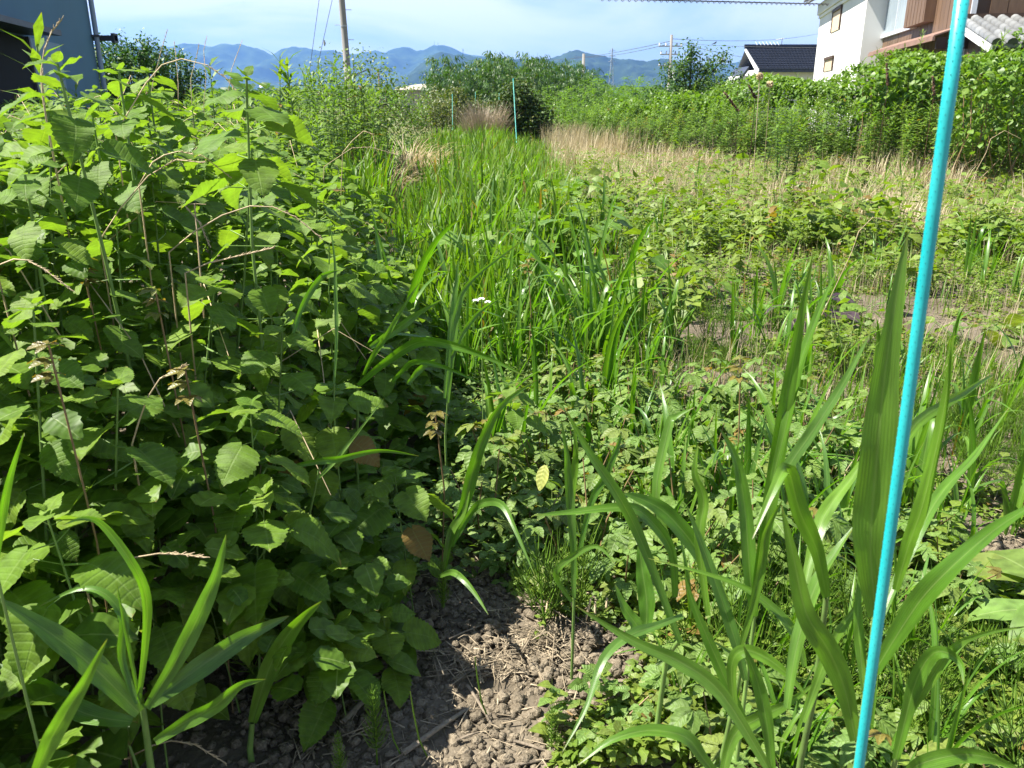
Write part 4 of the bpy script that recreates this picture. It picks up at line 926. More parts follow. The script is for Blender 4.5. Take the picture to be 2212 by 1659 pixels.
for x, y in ((1.15, 3.4), (1.5, 3.9), (1.28, 3.0), (2.0, 4.2), (2.6, 4.6), (2.9, 3.8), (1.0, 2.75), (.75, 2.45), (2.5, 6.2)):
    rand_grass(x, y, U(.5, .66), 6, 'blue green grass tuft over the bare soil on the right', grp='grass tufts over bare soil')
for x, y in ((-1.1, 3.5), (-.75, 3.2), (-.62, 4.1), (-1.3, 5.2), (-1.9, 2.3), (-2.3, 3.7)):
    rand_grass(x, y, U(1.1, 1.4), 4, 'slender grass pushing up through the left mass', grp='grasses in the left mass')
# far field grass: one mass
def grass_mass(n, fn, name, label, mat, hs, ws=1.0, tpl=BLF, cat_='grass', lean=0):
    P = [];
    c = 0
    while len(P) < n and c < n * 30:
        c += 1; q = fn()
        if q is not None: P.append(q)
    P = np.array(P); ts = []
    idx = rng.integers(0, len(tpl), len(P))
    for k_ in range(len(tpl)):
        Q = P[idx == k_]
        if not len(Q): continue
        s = U(hs[0], hs[1], len(Q)) * (Q[:, 3] if Q.shape[1] > 3 else 1)
        M_ = mats_of(Q[:, :3], U(0, 6.28, len(Q)), -(U(0, 1, len(Q)) ** 1.5) * (.45 + lean) + .08, 0, s)
        M_[:, :3, 0] *= ws * U(.7, 1.4, len(Q))[:, None]
        ts.append(many(tpl[k_], M_, U(0, 1, len(Q))))
    o = link(name, mesh(name, cat(ts), mat)); tag(o, label, cat_, kind='stuff'); return o
def f_mid():
    y = 4.4 + 26 * U() ** 1.15; c_ = -.08 - .035 * y; hw_ = .75 + .045 * y; e = rng.normal(0, .72); x = c_ + hw_ * e
    if y < 8 and x < edgeX(y) - .2: return None
    g = fbm(x, y, .9, 3)
    if g < -.25: return None
    return (x, y, 0, max(.35, (1.05 - .42 * abs(e)) * (1 + .5 * g)) * (1.0 if y > 9 else .75 + .25 * (y - 4.4) / 4.6))
grass_mass(10000, f_mid, 'field_grass', 'bright green grass filling the strip up the middle', M_GRASSF, (.35, .85), 1.3)
def f_right():
    y = 2.6 + 20 * U() ** 1.5; x = U(.25 + .03 * y, .72 * y + 1)
    g = fbm(x, y, .7, 3) + .35 * fbm(x, y, 2.6, 2)
    if g < -.12 - .03 * (y - 3): return None
    return (x, y, 0, .8 + .5 * max(0, g))
grass_mass(12000, f_right, 'short_grass', 'fine short grass over the right part of the field', M_GRASSF, (.08, .30), 1.1)
def f_leftfar():
    y = 8.5 + 14 * U(); x = U(-.72 * y - 1, -.15 * y)
    return (x, y, 0, 1.0 + .1 * fbm(x, y, .4, 2))
grass_mass(9000, f_leftfar, 'tall_grass', 'tall weedy grass behind the left shrub mass', M_GRASSF, (.7, 1.2), .9)

for i in range(14):
    rand_grass(U(-.12, .75), U(2.9, 4.3), U(.4, .72), 5, 'loose grass tuft at the near end of the middle strip', grp='grass tufts at the near end of the strip', wide=.8)
for i in range(40):
    y = U(1.35, 2.7); x = U(.40, .5 + .42 * y)
    rand_grass(x, y, U(.28, .66), 5, 'low slim grass between the broad grasses, lower right', grp='slim grasses between the broad ones', wide=.7)
# ---------------------------------------------------------------- ground cover
def cover(n, fn, tplM, name, label, mat, cat_='ground cover'):
    P = []; c = 0
    while len(P) < n and c < n * 30:
        c += 1; q = fn()
        if q is not None: P.append(q)
    P = np.array(P); t = many(tplM, mats_of(P[:, :3], U(0, 6.28, len(P)), U(-.5, .35, len(P)), U(-.4, .4, len(P)), P[:, 3]), U(0, 1, len(P)))
    o = link(name, mesh(name, t, mat)); tag(o, label, cat_, kind='stuff'); return o
SEED = cat([OVS.x(m1((0, 0, .0 + .25 * k_), 2.4 * k_, .2, .4 * (k_ % 3 - 1), 1 - .12 * k_)) for k_ in range(4)])
def bare(x, y):                    # >0 where the soil shows
    b = -1
    for cx_, cy_, r_, k_ in ((-.12, 1.8, .55, 1), (1.35, 3.95, .8, .95), (1.4, 5.4, .6, .6), (1.3, 7.0, .5, .6), (2.3, 3.4, .9, .85), (1.75, 2.5, .4, .4), (-.15, 1.2, .6, 1), (3.6, 4.6, 1.2, .6), (2.9, 5.8, 1.0, .4), (1.9, 1.9, .25, .4)):
        d = math.hypot(x - cx_, (y - cy_)) / r_; b = max(b, (1 - d) * k_)
    return b + .25 * fbm(x, y, 2.2, 3)
def f_seed():
    y = 1.5 + 8.5 * U() ** 1.3; x = U(.0, .70 * y + .6)
    if bare(x, y) > .20 or x < edgeX(y) + .3: return None
    s = U(.02, .045) * (1 + .05 * y); return (x, y, gz(x, y) + U(0, .09) * (1 if bare(x, y) < 0 else .3), s)
cover(15000, f_seed, SEED, 'small_weeds', 'small round leaved weeds covering the ground on the right', M_WEED)
def f_far():
    y = 8 + 14 * U() ** 1.2; x = U(.04 * y, .72 * y + 1)
    g = fbm(x + 2, y, .7, 3)
    if g < -.12 + .2 * U() or (y > 10.5 and U() < .62): return None
    return (x, y, U(.02, .22 + .5 * max(0, g)), U(.03, .06) + .08 * U() ** 3)
cover(9000, f_far, SEED, 'low_weeds', 'low leafy weeds over the far right of the field', M_WEED)
def f_edge():
    y = 1.6 + 4 * U(); x = edgeX(y) + U(-.1, .55)
    if bare(x, y) > .25: return None
    return (x, y, U(.0, .14), U(.03, .06))
cover(1500, f_edge, SEED, 'edge_weeds', 'small weeds along the foot of the left shrubs', M_CREEP)
def weed_t():
    ts = [T([(0, 0, 0), (.02, 0, 0), (0, .02, 0), (0, 0, 1.0)], [(0, 1, 3), (1, 2, 3), (2, 0, 3)])]
    for b_ in range(4):
        a = U(0, 6.28); z0 = U(.0, .4); ln = U(.35, .75)
        for k_ in range(5):
            t = (k_ + 1) / 5 * ln; ts.append((LANCE if U() < .4 else OVS).x(m1((math.sin(a) * t * .45, math.cos(a) * t * .45, z0 + t * .9), a + U(-2, 2), U(-.4, .8), U(-.8, .8), U(.12, .27))))
    return cat(ts)
WDS = [weed_t() for _ in range(6)]
def f_weed():
    y = 4.2 + 8.5 * U() ** 1.1; x = U(.75 + .04 * y, .72 * y + 1)
    g = fbm(x + 11, y, .9, 3)
    if g < .0 + .25 * U() or bare(x, y) > .05: return None
    return (x, y, 0, U(.14, .40) * (1 + 1.6 * max(0, g)))
P = []
while len(P) < 800:
    q = f_weed()
    if q: P.append(q)
P = np.array(P); M_ = mats_of(P[:, :3], U(0, 6.28, len(P)), U(-.25, .25, len(P)), U(-.25, .25, len(P)), P[:, 3])
tag(link('upright_weeds', mesh('upright_weeds', cat([many(WDS[k_], M_[k_::6], U(0, 1, len(M_[k_::6]))) for k_ in range(6)]), M_WEED)), 'knee high leafy weeds standing over the right part of the field', 'weeds', kind='stuff')
# lobed and heart-shaped larger leaves
def big_leaf_plant(x, y, n, size, hgt, me, label, cat_, grp, spread=.3, names='leaf'):
    root = empty('trailing_plant', (x, y, gz(x, y))); tag(root, label, cat_, grp)
    st_ = []
    for i in range(n):
        a = U(0, 6.28); r_ = spread * U(.1, 1) ** .7; h = hgt * U(.4, 1); p = Vector((math.sin(a) * r_, math.cos(a) * r_, h))
        st_.append(tube([(0, 0, 0), p * .5 + Vector((0, 0, .02)), p], [.003, .0025, .002], 4))
        link(names, me, root, Matrix(m1(p, a + U(-.5, .5), U(-.5, .1), U(-.3, .3), size * U(.7, 1.15)).tolist()))
    link('stem', mesh('stem', cat(st_), M_STEM), root); return root
LOBM = mesh('lobed_leaf', LOBE, M_VINE); HRM = mesh('heart_leaf', HEART, M_VINE); HRP = mesh('purple_heart_leaf', HEART, M_PURP); OVM = mesh('oval_leaf', leaf_t(8, C5, lambda t: .3 * max(0, math.sin(math.pi * min(.99, .04 + t * .95) ** .8)) ** .8 + .004, .15, .25, .03), M_CREEP)
for i in range(22):
    y = 5.3 + 7 * U(); x = U(-.06 * y - .05, .07 * y + .35)
    big_leaf_plant(x, y, 11, .18, .52, LOBM, 'trailing plant with large lobed leaves under the middle grass', 'leafy plant', 'lobed leaf plants in the middle strip', .38)
for x, y, l_ in ((1.95, 5.6, 'trailing plant with heart shaped leaves by the dark purple ones'), (2.3, 6.3, 'heart leaved plant behind the purple leaves'), (2.6, 5.9, 'heart leaved plant right of the purple leaves'), (1.6, 6.4, 'heart leaved plant at the right of the middle clump')):
    big_leaf_plant(x, y, 9, .13, .16, HRM, l_, 'leafy plant', 'heart leaf plants', .28)
big_leaf_plant(1.92, 5.35, 4, .15, .2, HRP, 'low plant with dark purple heart shaped leaves on the right of the path', 'leafy plant', None, .16)
big_leaf_plant(2.15, 5.45, 3, .14, .22, HRP, 'second purple leaved plant just behind and right of the first', 'leafy plant', None, .2)
for x, y, l_, s_ in ((3.05, 4.35, 'dock like plant with big pale oval leaves beyond the stake', .24), (3.2, 4.9, 'oval leaved plant behind the big pale leaves at the right edge', .2), (2.85, 4.9, 'oval leaved plant left of the right edge grasses', .2), (1.62, 1.95, 'plant with one large pale leaf low behind the right hand blades', .2), (3.4, 4.4, 'big leaved plant touching the right frame edge', .22)):
    big_leaf_plant(x, y, 7, s_, .22, OVM, l_, 'leafy plant', None, .22)
# creeper plants with five-part leaves
CM = [mesh('five_part_leaf', c, M_CREEP) for c in COMP]; CR = mesh('young_leaf', COMP[0], M_RED)
def creeper(x, y, H, n, label, grp, size=.075):
    root = empty('creeper_plant', (x, y, gz(x, y))); tag(root, label, 'creeper', grp); ln = Vector((U(-.12, .12), U(-.12, .12), H))
    link('stem', mesh('stem', tube([(0, 0, 0), ln * .5 + Vector((U(-.03, .03), 0, 0)), ln], [.0035, .003, .002], 4), M_STEMR), root)
    a = U(0, 6.28)
    for i in range(n):
        t = .25 + .75 * i / n; az = a + i * 2.2; p = ln * t; r_ = .05 * U(.6, 1.3)
        p2 = p + Vector((math.sin(az) * r_, math.cos(az) * r_, .02))
        link('leaf', CM[0] if U() < .75 else CM[1], root, Matrix(m1(p2, az, U(-.35, .15), U(-.3, .3), size * U(.75, 1.2)).tolist()))
    link('young_leaf', CR if U() < .14 else CM[1], root, Matrix(m1(ln, a, .4, 0, size * .55).tolist()))
    return root
c = 0
while c < 190:
    t = U(); y = 2.1 + 2.3 * U(); x = U(-.25, 1.35 + .1 * y)
    if math.hypot((x - .62) / .85, (y - 3.05) / .95) > 1.0 + .15 * fbm(x, y, 2, 2) or x < edgeX(y) + .18: continue
    creeper(x, y, U(.12, .36), random.choice((4, 5, 6)), 'creeper with five part leaves in the pale green patch at the centre', 'creepers of the centre patch'); c += 1
for i in range(95):
    y = U(1.3, 2.7); x = U(.46, .62 * y + .4)
    if bare(x, y) > .15: continue
    creeper(x, y, U(.06, .2), 4, 'small leafy creeper on the soil at the lower right', 'creepers at the lower right', .07)
for px, py, l_, h_ in ((1225, 1545, 'bright seedling with broad leaflets on the clods left of the bottom grass', .05), (1330, 1590, 'bright creeper with serrated leaflets at the bottom edge', .08), (1400, 1560, 'creeper with five leaflets below the arching blade', .1), (620, 1470, 'small dark creeper in the shade at the shrub foot', .1), (1095, 1235, 'leafy sprig in half shade at the soil edge below the grass stalk', .14)):
    p = WH(px, py, 0); creeper(p.x, p.y, h_, 4, l_, None, .06)
# lance leaved seedlings
SD = cat([OV.x(m1((0, 0, .12 + .18 * k_), 2.4 * k_ + (k_ % 2) * .6, .35, 0, .42 - .03 * k_)) for k_ in range(6)] + [T([(0, 0, 0), (.02, 0, 0), (0, .02, 0), (0, 0, 1.2)], [(0, 1, 3), (1, 2, 3), (2, 0, 3)])])
SDM = mesh('seedling', SD, M_WEED)
def seedling(x, y, H, label, grp):
    o = link('weed_seedling', SDM); o.matrix_basis = Matrix.Translation((x, y, gz(x, y))) @ Matrix.Rotation(U(0, 6.28), 4, 'Z') @ Matrix.Diagonal((H * .9, H * .9, H, 1)); tag(o, label, 'seedling', grp)
c = 0
while c < 130:
    y = 1.3 + 4.5 * U() ** 1.3; x = U(.1, .66 * y + .4)
    if bare(x, y) > .35 or x < .45 and y < 1.9: continue
    seedling(x, y, U(.07, .2), 'upright weed seedling with oval leaves on the right of the soil', 'weed seedlings on the right'); c += 1
for px, py, H, l_ in ((1190, 1600, .15, 'tall seedling standing alone on the clods at the bottom centre'), (1165, 1390, .08, 'small seedling by the straw heap'), (1300, 1520, .1, 'seedling at the edge of the lit clods')):
    p = WH(px, py, 0); seedling(p.x, p.y, H, l_, None)
# ---------------------------------------------------------------- horsetails
def horsetail_t(n_wh=11, nb_=8, up=1.0, ln=.16):
    ts = [tube([(0, 0, 0), (0.01, 0, .5), (0, 0, 1.0)], [.011, .009, .004], 4)]
    Ms = []; 
    for i in range(n_wh):
        z_ = .22 + .72 * i / n_wh
        for j in range(nb_):
            a = 6.28 * j / nb_ + i * .4; l_ = ln * (1.15 - .8 * i / n_wh) * U(.8, 1.2)
            b = Vector((math.sin(a), math.cos(a), 0)); p1 = b * l_ * .55 + Vector((0, 0, z_ + l_ * .45 * up)); p2 = b * l_ * .85 + Vector((0, 0, z_ + l_ * 1.05 * up))
            ts.append(tube([(0, 0, z_), p1, p2], [.0062, .0055, .003], 3))
    return cat(ts)
HT = [horsetail_t(), horsetail_t(10, 7, 1.4, .2)]; HTM = [mesh('horsetail_mesh', h, M_HORSE) for h in HT]
for px, py, H, l_ in ((815, 1655, .24, 'bright bushy horsetail in full sun at the bottom edge, left of centre'), (738, 1690, .15, 'half seen horsetail at the bottom edge left of the bushy one'), (1190, 1640, .17, 'thin horsetail beside the tall seedling'), (958, 1330, .2, 'horsetail in the shade under the drooping grass blade')):
    p = WH(px, py, 0); o = link('horsetail', HTM[0]); o.matrix_basis = Matrix.Translation(p) @ Matrix.Diagonal((H * .85, H * .85, H, 1)); tag(o, l_, 'horsetail')
for px, py, l_ in ((870, 1640, 'first bare horsetail shoot'), (925, 1640, 'second bare horsetail shoot'), (1058, 1560, 'bare horsetail shoot nearest the seedling')):
    p = WH(px, py, 0); o = link('horsetail_shoot', mesh('horsetail_shoot', tube([(0, 0, 0), (-.02, 0, .06), (-.03, 0, .14), (-.035, 0, .2)], [.002, .0022, .002, .001], 5), M_HORSE)); o.location = p; tag(o, l_ + ' on the lit clods', 'horsetail')
HTS = horsetail_t(6, 5, 1.6, .3)
def horse_mass(n, fn, label, H=(.14, .28)):
    P = []; c = 0
    while len(P) < n and c < n * 20:
        c += 1; q = fn()
        if q is not None: P.append(q)
    P = np.array(P); M_ = mats_of(P, U(0, 6.28, len(P)), U(-.5, .5, len(P)), 0, U(H[0] * .7, H[1], len(P)))
    o = link('horsetail_patch', mesh('horsetail_patch', many(HTS, M_, U(0, 1, len(P))), M_HORSE)); tag(o, label, 'horsetails', kind='stuff')
def blob(cx_, cy_, rx, ry):
    def f():
        a = U(0, 6.28); r_ = math.sqrt(U()); return (cx_ + rx * r_ * math.cos(a), cy_ + ry * r_ * math.sin(a), 0)
    return f
q = WH(1205, 1350); horse_mass(7, blob(q.x, q.y, .09, .10), 'horsetail cluster at the straw heap in the path', (.24, .36))
q = WH(665, 1400); horse_mass(16, blob(q.x, q.y, .16, .2), 'thin horsetails in the shade at the foot of the left shrubs', (.24, .36))
q = WH(1680, 1400); horse_mass(42, blob(q.x, q.y, .28, .3), 'horsetails under the broad grasses at the lower right', (.18, .3))
q = WH(2080, 1560); horse_mass(42, blob(q.x, q.y, .28, .3), 'horsetails at the bottom right corner')
q = WH(2160, 1000); horse_mass(120, blob(q.x, q.y, .35, .5), 'horsetails at the right edge beyond the soil', (.12, .24))
q = WH(1060, 780); horse_mass(42, blob(q.x, q.y, .45, .9), 'horsetails in the path beside the left mass')
q = WH(1430, 760); horse_mass(42, blob(q.x, q.y, .6, .8), 'horsetails in front of the bare soil patch')
q = WH(1800, 800); horse_mass(120, blob(q.x, q.y, 1.0, 1.2), 'thin horsetails on the right of the bare soil', (.1, .22))
# ================================================================== DISTANT AND TALL VEGETATION
L2 = leaf_t(2, (-1, 1), lambda t: (.03, .11, .004)[min(2, round(t * 2))], .3, .35)
def golden_t(nl=64, H=1.0, droop=0):
    bx_, by_ = U(-.06, .06, 2); ts = [tube([(0, 0, 0), (bx_ * .4, by_ * .3, .5), (bx_, by_, 1.0)], [.0055, .0045, .002], 4, mat=1)]
    Ms = []
    z = .22 + .78 * (np.arange(nl) / nl) ** .9
    az = np.arange(nl) * 2.4 + U(-.3, .3, nl); pos = np.stack([bx_ * z ** 1.5, by_ * z ** 1.5, z], 1)
    s = np.where(z > .9, .075, .11) * U(.8, 1.25, nl)
    ts.append(many(L2, mats_of(pos, az, .25 + .7 * np.clip((z - .75) * 4, 0, 1) + U(-.25, .25, nl), U(-.3, .3, nl), s), U(0, .35, nl)))
    return cat(ts)
GT = [golden_t(n_) for n_ in (60, 66, 72, 58, 64)]
GM = [mesh('goldenrod_mesh', g, [M_GOLD, M_STEM]) for g in GT]
def goldenrod(x, y, H, label, grp=None, wide=1.0):
    o = link('goldenrod', GM[random.randrange(5)]); o.matrix_basis = Matrix.Translation((x, y, gz(x, y) - .02)) @ Matrix.Rotation(U(0, 6.28), 4, 'Z') @ Matrix.Rotation(U(-.08, .08), 4, 'X') @ Matrix.Diagonal((wide * (.9 + .1 * H), wide * (.9 + .1 * H), H, 1))
    tag(o, label, 'goldenrod', grp); return o
def golden_mass(n, fn, label):
    P = []; c = 0
    while len(P) < n and c < n * 30:
        c += 1; q = fn()
        if q is not None: P.append(q)
    P = np.array(P); ts = []; idx = rng.integers(0, 5, len(P))
    for k_ in range(5):
        Q = P[idx == k_]; M_ = mats_of(Q[:, :3], U(0, 6.28, len(Q)), U(-.08, .08, len(Q)), 0, np.ones(len(Q))); M_[:, :3, 2] *= Q[:, 3][:, None]; M_[:, :3, :2] *= 1.5
        ts.append(many(GT[k_], M_, U(0, 1, len(Q))))
    o = link('goldenrod_stand', mesh('goldenrod_stand', cat(ts), [M_GOLD, M_STEM])); tag(o, label, 'goldenrod', kind='stuff')
# left clump in front of the pole
for i in range(62):
    a = U(0, 6.28); r_ = math.sqrt(U()); x = -2.65 + .85 * r_ * math.cos(a); y = 13 + 1.5 * r_ * math.sin(a)
    goldenrod(x, y, (2.05 - .75 * r_ * r_) * U(.88, 1.04), 'dark green narrow leaved goldenrod in the tall clump before the leaning pole', 'goldenrods of the tall clump before the pole', 1.5)
for px, py, D, l_ in ((560, 118, 6.2, 'bushy narrow leaved goldenrod standing out against the mountains, left of the pole'), (440, 130, 6.5, 'narrow leaved goldenrod to the left of the bushy one'), (22, 80, 3.0, 'goldenrod tip sticking up at the top left in front of the dark doorway'), (715, 205, 10.5, 'goldenrod on the near side of the tall clump')):
    p = WD(px, py, D)
    for k_ in range(3 if px == 560 else 1): goldenrod(p.x + .12 * k_, p.y + .1 * (k_ % 2), p.z - .05 * k_, l_ if k_ == 0 else ('narrow leaved goldenrod leaning on the bushy one', 'narrow leaved goldenrod just right of the bushy one')[k_ - 1] + ' left of the pole', None, 1.5)
c = 0
while c < 95:
    y = U(8.2, 17); x = U(-.70 * y - .5, -.20 * y)
    if not px_ok(x, y, 1.4): continue
    goldenrod(x, y, U(1.3, 1.62) * (1 + .006 * (y - 8)), 'goldenrod in the weedy stand behind the left shrubs', 'goldenrods behind the left shrubs', 1.4); c += 1
golden_mass(420, lambda: (lambda y: (lambda x: (x, y, 0, U(1.2, 1.55)))(U(-.72 * y - 1, -.22 * y)))(U(8, 22)), 'mass of goldenrod and weeds behind the left shrub mass')
def front(x): return 25 - 1.5 * (x - 3) if x < 10.5 else 13.7
# right bank
c = 0
while c < 200:
    x = U(3.2, 12.5); dt = U(-1.4, 1.8); y = front(x) + dt + .8 * fbm(x, 2, .7, 2)
    if not px_ok(x, y, 1): continue
    H = U(.75, 1.15) * (1.0 + .10 * (x - 2)) * (.55 + .14 * (dt + 1.4)); goldenrod(x, y, H, 'goldenrod along the front of the right hand bank', 'goldenrods of the right bank', 1.7); c += 1
def f_bank():
    x = U(2.6, 13.5); t = U(0, 1); y = front(x) + .8 + 5.5 * t
    return (x, y, 0, U(.7, 1.15) * (1.0 + .115 * (x - 2)) * (.72 + .5 * t) * (1 + .3 * fbm(x, y, .9, 2)))
golden_mass(1050, f_bank, 'dense goldenrod rising up the right hand bank')
for px, py, D, H_, l_ in ((1783, 160, 15, None, 'tall dark goldenrod standing forward of the right bank'), (1700, 215, 13.5, None, 'dark bushy weed standing in the dry grass before the right bank'), (1455, 190, 26, None, 'goldenrod under the fruit tree')):
    p = WD(px, py, D)
    for k_ in range(7 if px == 1700 else 1):
        goldenrod(p.x + (U(-.25, .25) if k_ else 0), p.y + (U(-.2, .2) if k_ else 0), p.z * (1 - .08 * k_), l_ if k_ == 0 else 'stem of the bushy weed patch in the dry grass before the right bank', 'bushy weeds in the dry grass' if px == 1700 else None, 1.7)
# vines over the bank
def vine_thicket(n, fn, label, size=(.055, .10), mat=None, tpl=None):
    P = []; c = 0
    while len(P) < n and c < n * 20:
        c += 1; q = fn()
        if q is not None: P.append(q)
    P = np.array(P); root = empty('vine_thicket', (float(P[:, 0].mean()), float(P[:, 1].mean()), 0)); tag(root, label, 'vines')
    g = np.array(root.location); 
    o = link('leaves', mesh('leaves', many(tpl or HEART3, mats_of(P[:, :3] - g, U(0, 6.28, len(P)), U(-1.1, .1, len(P)), U(-.6, .6, len(P)), U(size[0], size[1], len(P))), U(0, 1, len(P))), mat or M_VINE), root); tag(o, kind='stuff')
    ts = []
    for k_ in range(26):
        q = P[rng.integers(0, len(P))] - g; ts.append(tube([(q[0] + U(-.6, .6), q[1] + U(-.3, .3), 0), (q[0] + .1, q[1], q[2] * .6), (q[0], q[1], q[2])], .009, 4))
    o = link('stems', mesh('stems', cat(ts), M_STEMR), root); tag(o, kind='stuff'); return root
HEART3 = leaf_t(3, (-1, 1), lambda t: (.12, .46, .34, .01)[min(3, round(t * 3))], .15, .25, 0, .2)
def vtop(x): return .85 + .165 * (x - 2) + .34 * fbm(x, 4, .8, 3) + .16 * fbm(x, 9, 3.0, 2)
def f_vine(x0, x1):
    def f():
        x = U(x0, x1); t = U(); y = front(x) + 4.2 + 2.6 * t + .35 * fbm(x, t * 3, 1.2, 2)
        if U() < .5: return (x, y, vtop(x) * (1.02 + .12 * t) + U(-.12, .12))
        return (x, front(x) + 4.0 + .5 * fbm(x, 3, 1.1, 2) + U(0, .4), U(.72, 1.02) * vtop(x))
    return f
vine_thicket(6000, f_vine(2.8, 7.2), 'green vines heaped along the bank below the dark tiled roof')
vine_thicket(7500, f_vine(7.0, 10.0), 'round leaved vines heaped below the white and brown houses')
vine_thicket(7500, f_vine(9.8, 13.6), 'tall vine thicket below the lean-to roof at the right edge')
p = WD(1960, 112, 19)
vine_thicket(900, lambda: (lambda a, r: (p.x + .9 * r * math.cos(a), p.y + .5 * r * math.sin(a), p.z - .1 - .5 * r * r - U(0, 1.0)))(U(0, 6.28), math.sqrt(U())), 'rounded hump of vines under the brown house awning', (.09, .15))
p2_ = WD(2185, 85, 15)
vine_thicket(1200, lambda: (lambda a, r: (p2_.x + 1.0 * r * math.cos(a), p2_.y + .6 * r * math.sin(a), p2_.z - .1 - .5 * r * r - U(0, 1.3)))(U(0, 6.28), math.sqrt(U())), 'leafy vine top reaching over the tiled lean-to at the right edge', (.07, .13))
# dock seed stalks and onion heads
def dock(px0, py0, px1, py1, D, label):
    a = WD(px0, py0, D); b = WD(px1, py1, D); root = empty('dock_stalk', (b.x, D, 0)); tag(root, label, 'dried flower stalk'); g = root.location
    a = a - g; b = b - g; link('stem', mesh('stem', tube([(0, 0, 0), b, a], [.006, .005, .003], 4), M_SEED), root)
    ts = []
    for i in range(90):
        t = U(); q = b.lerp(a, t); r_ = .035 * (1 - t * .6); ts.append(tube([q + Vector((U(-r_, r_), U(-r_, r_), -.012)), q + Vector((U(-r_, r_), U(-r_, r_), .012))], .006, 4, cap=True))
    o = link('seeds', mesh('seeds', cat(ts), M_SEED), root); tag(o, kind='stuff')
dock(1565, 200, 1595, 240, 14, 'dark brown dock seed stalk leaning left before the right bank')
dock(1617, 184, 1632, 212, 14.5, 'second dark dock seed stalk, left of the two round seed heads')
dock(1915, 135, 1918, 184, 15.5, 'dark dock seed stalk in the bank below the white house corner')
dock(2015, 165, 2018, 205, 15, 'dark dock seed stalk in the bank left of the near stake')
for px, py, D, l_ in ((1641, 165, 14, 'tall pale stalk with round seed head, left one of two'), (1663, 182, 14, 'tall pale stalk with round seed head, right one of two')):
    a = WD(px, py, D); root = empty('seed_head_stalk', (a.x + .06, D, 0)); tag(root, l_, 'dried flower stalk')
    q = a - root.location; link('stem', mesh('stem', tube([(0, 0, 0), q * .5, q], .007, 5), M_STRAW), root)
    ts = []
    for i in range(120):
        v = Vector((U(-1, 1), U(-1, 1), U(-1, 1))).normalized(); ts.append(tube([q + v * .01, q + v * .05, q + v * .062], [.003, .008, .004], 3, cap=True))
    link('head', mesh('head', cat(ts), M_STEMD), root)

# ---------------------------------------------------------------- dry grass
def strawf():
    y = 9 + 22 * U() ** 1.1; x = U(.35 + .03 * y, .7 * y)
    if x > 2.6 and y > front(x) + .2: return None
    near_ = 1.6 + 10.4 * max(0, 1 - max(0, x - 1.5) / 5)
    if y < near_ + 1.5 * fbm(x, y, .5, 3) + 2.2: return None
    g = fbm(x + 20, y, .6, 3)
    if g < -.10 - .15 * U(): return None
    return (x, y, 0, .55 + 1.0 * max(0, g) + (.3 if y > 20 else 0))
grass_mass(21000, strawf, 'dry_grass', 'pale dry grass lying across the field before the bank', M_STRAW, (.24, .66), .5, [blade_t(.026, a, 3, fold=.2) for a in (.4, 1.0, 1.8, 2.6)], lean=.7)
def straw3():
    y = 2.6 + 12 * U(); x = U(.6 + .03 * y, .72 * y + 1)
    if fbm(x - 7, y, 1.1, 3) < .0: return None
    return (x, y, 0, 1.0)
grass_mass(6500, straw3, 'thin_dry_grass', 'thin dry stems mixed into the low cover on the right', M_STRAW, (.12, .34), .45, [blade_t(.022, a, 3) for a in (.5, 1.2, 2.2)])
def straw2():
    y = U(23, 31); x = U(.9, 6.2)
    if x > 2.6 and y > front(x) + 3: return None
    return (x, y, 0, 1.0)
grass_mass(1700, straw2, 'tall_dry_grass', 'taller dry reeds at the back of the field before the bamboo', M_STRAW, (.45, .95), .5, [blade_t(.022, a, 3) for a in (.2, .5, .9)])
def clump_of(px, D, n, H, spread, label, mat, arcs, name='dry_grass_clump', ws=.4, catn='dry grass clump'):
    p = WD(px, 260, D); root = empty(name, (p.x, D, 0)); tag(root, label, catn); tp = [blade_t(.03, a, 6) for a in arcs]; ts = []
    for t_ in tp:
        m_ = n // len(tp); a = U(0, 6.28, m_); r_ = spread * .35 * np.sqrt(U(0, 1, m_)); P = np.stack([np.sin(a) * r_, np.cos(a) * r_, np.zeros(m_)], 1)
        M_ = mats_of(P, a + U(-.6, .6, m_), U(-.55, 0, m_), 0, H * U(.6, 1.1, m_)); M_[:, :3, 0] *= ws; ts.append(many(t_, M_, U(0, 1, m_)))
    o = link('blades', mesh('blades', cat(ts), mat), root); tag(o, kind='stuff'); return root
clump_of(875, 14.5, 420, 1.15, 1.3, 'arching dry grass clump at the right foot of the tall goldenrods', M_STRAW, (1.2, 1.9, 2.6))
clump_of(820, 12, 160, .95, .8, 'smaller dry grass clump in front of the tall goldenrods', M_STRAW, (1.4, 2.2))
clump_of(1046, 27, 700, 1.5, 1.1, 'dead grey brown bush left of the round dark bush', M_DEADB, (.1, .3, .5), 'dead_bush', .4, 'dead bush')
clump_of(1385, 27.5, 260, 1.1, 1.6, 'pale dry reed clump before the young bamboo', M_STRAW, (.15, .4, .8))
clump_of(1545, 22, 260, .8, 1.5, 'brown dried weed clump under the fruit tree', M_DEADB, (.3, .7, 1.2))

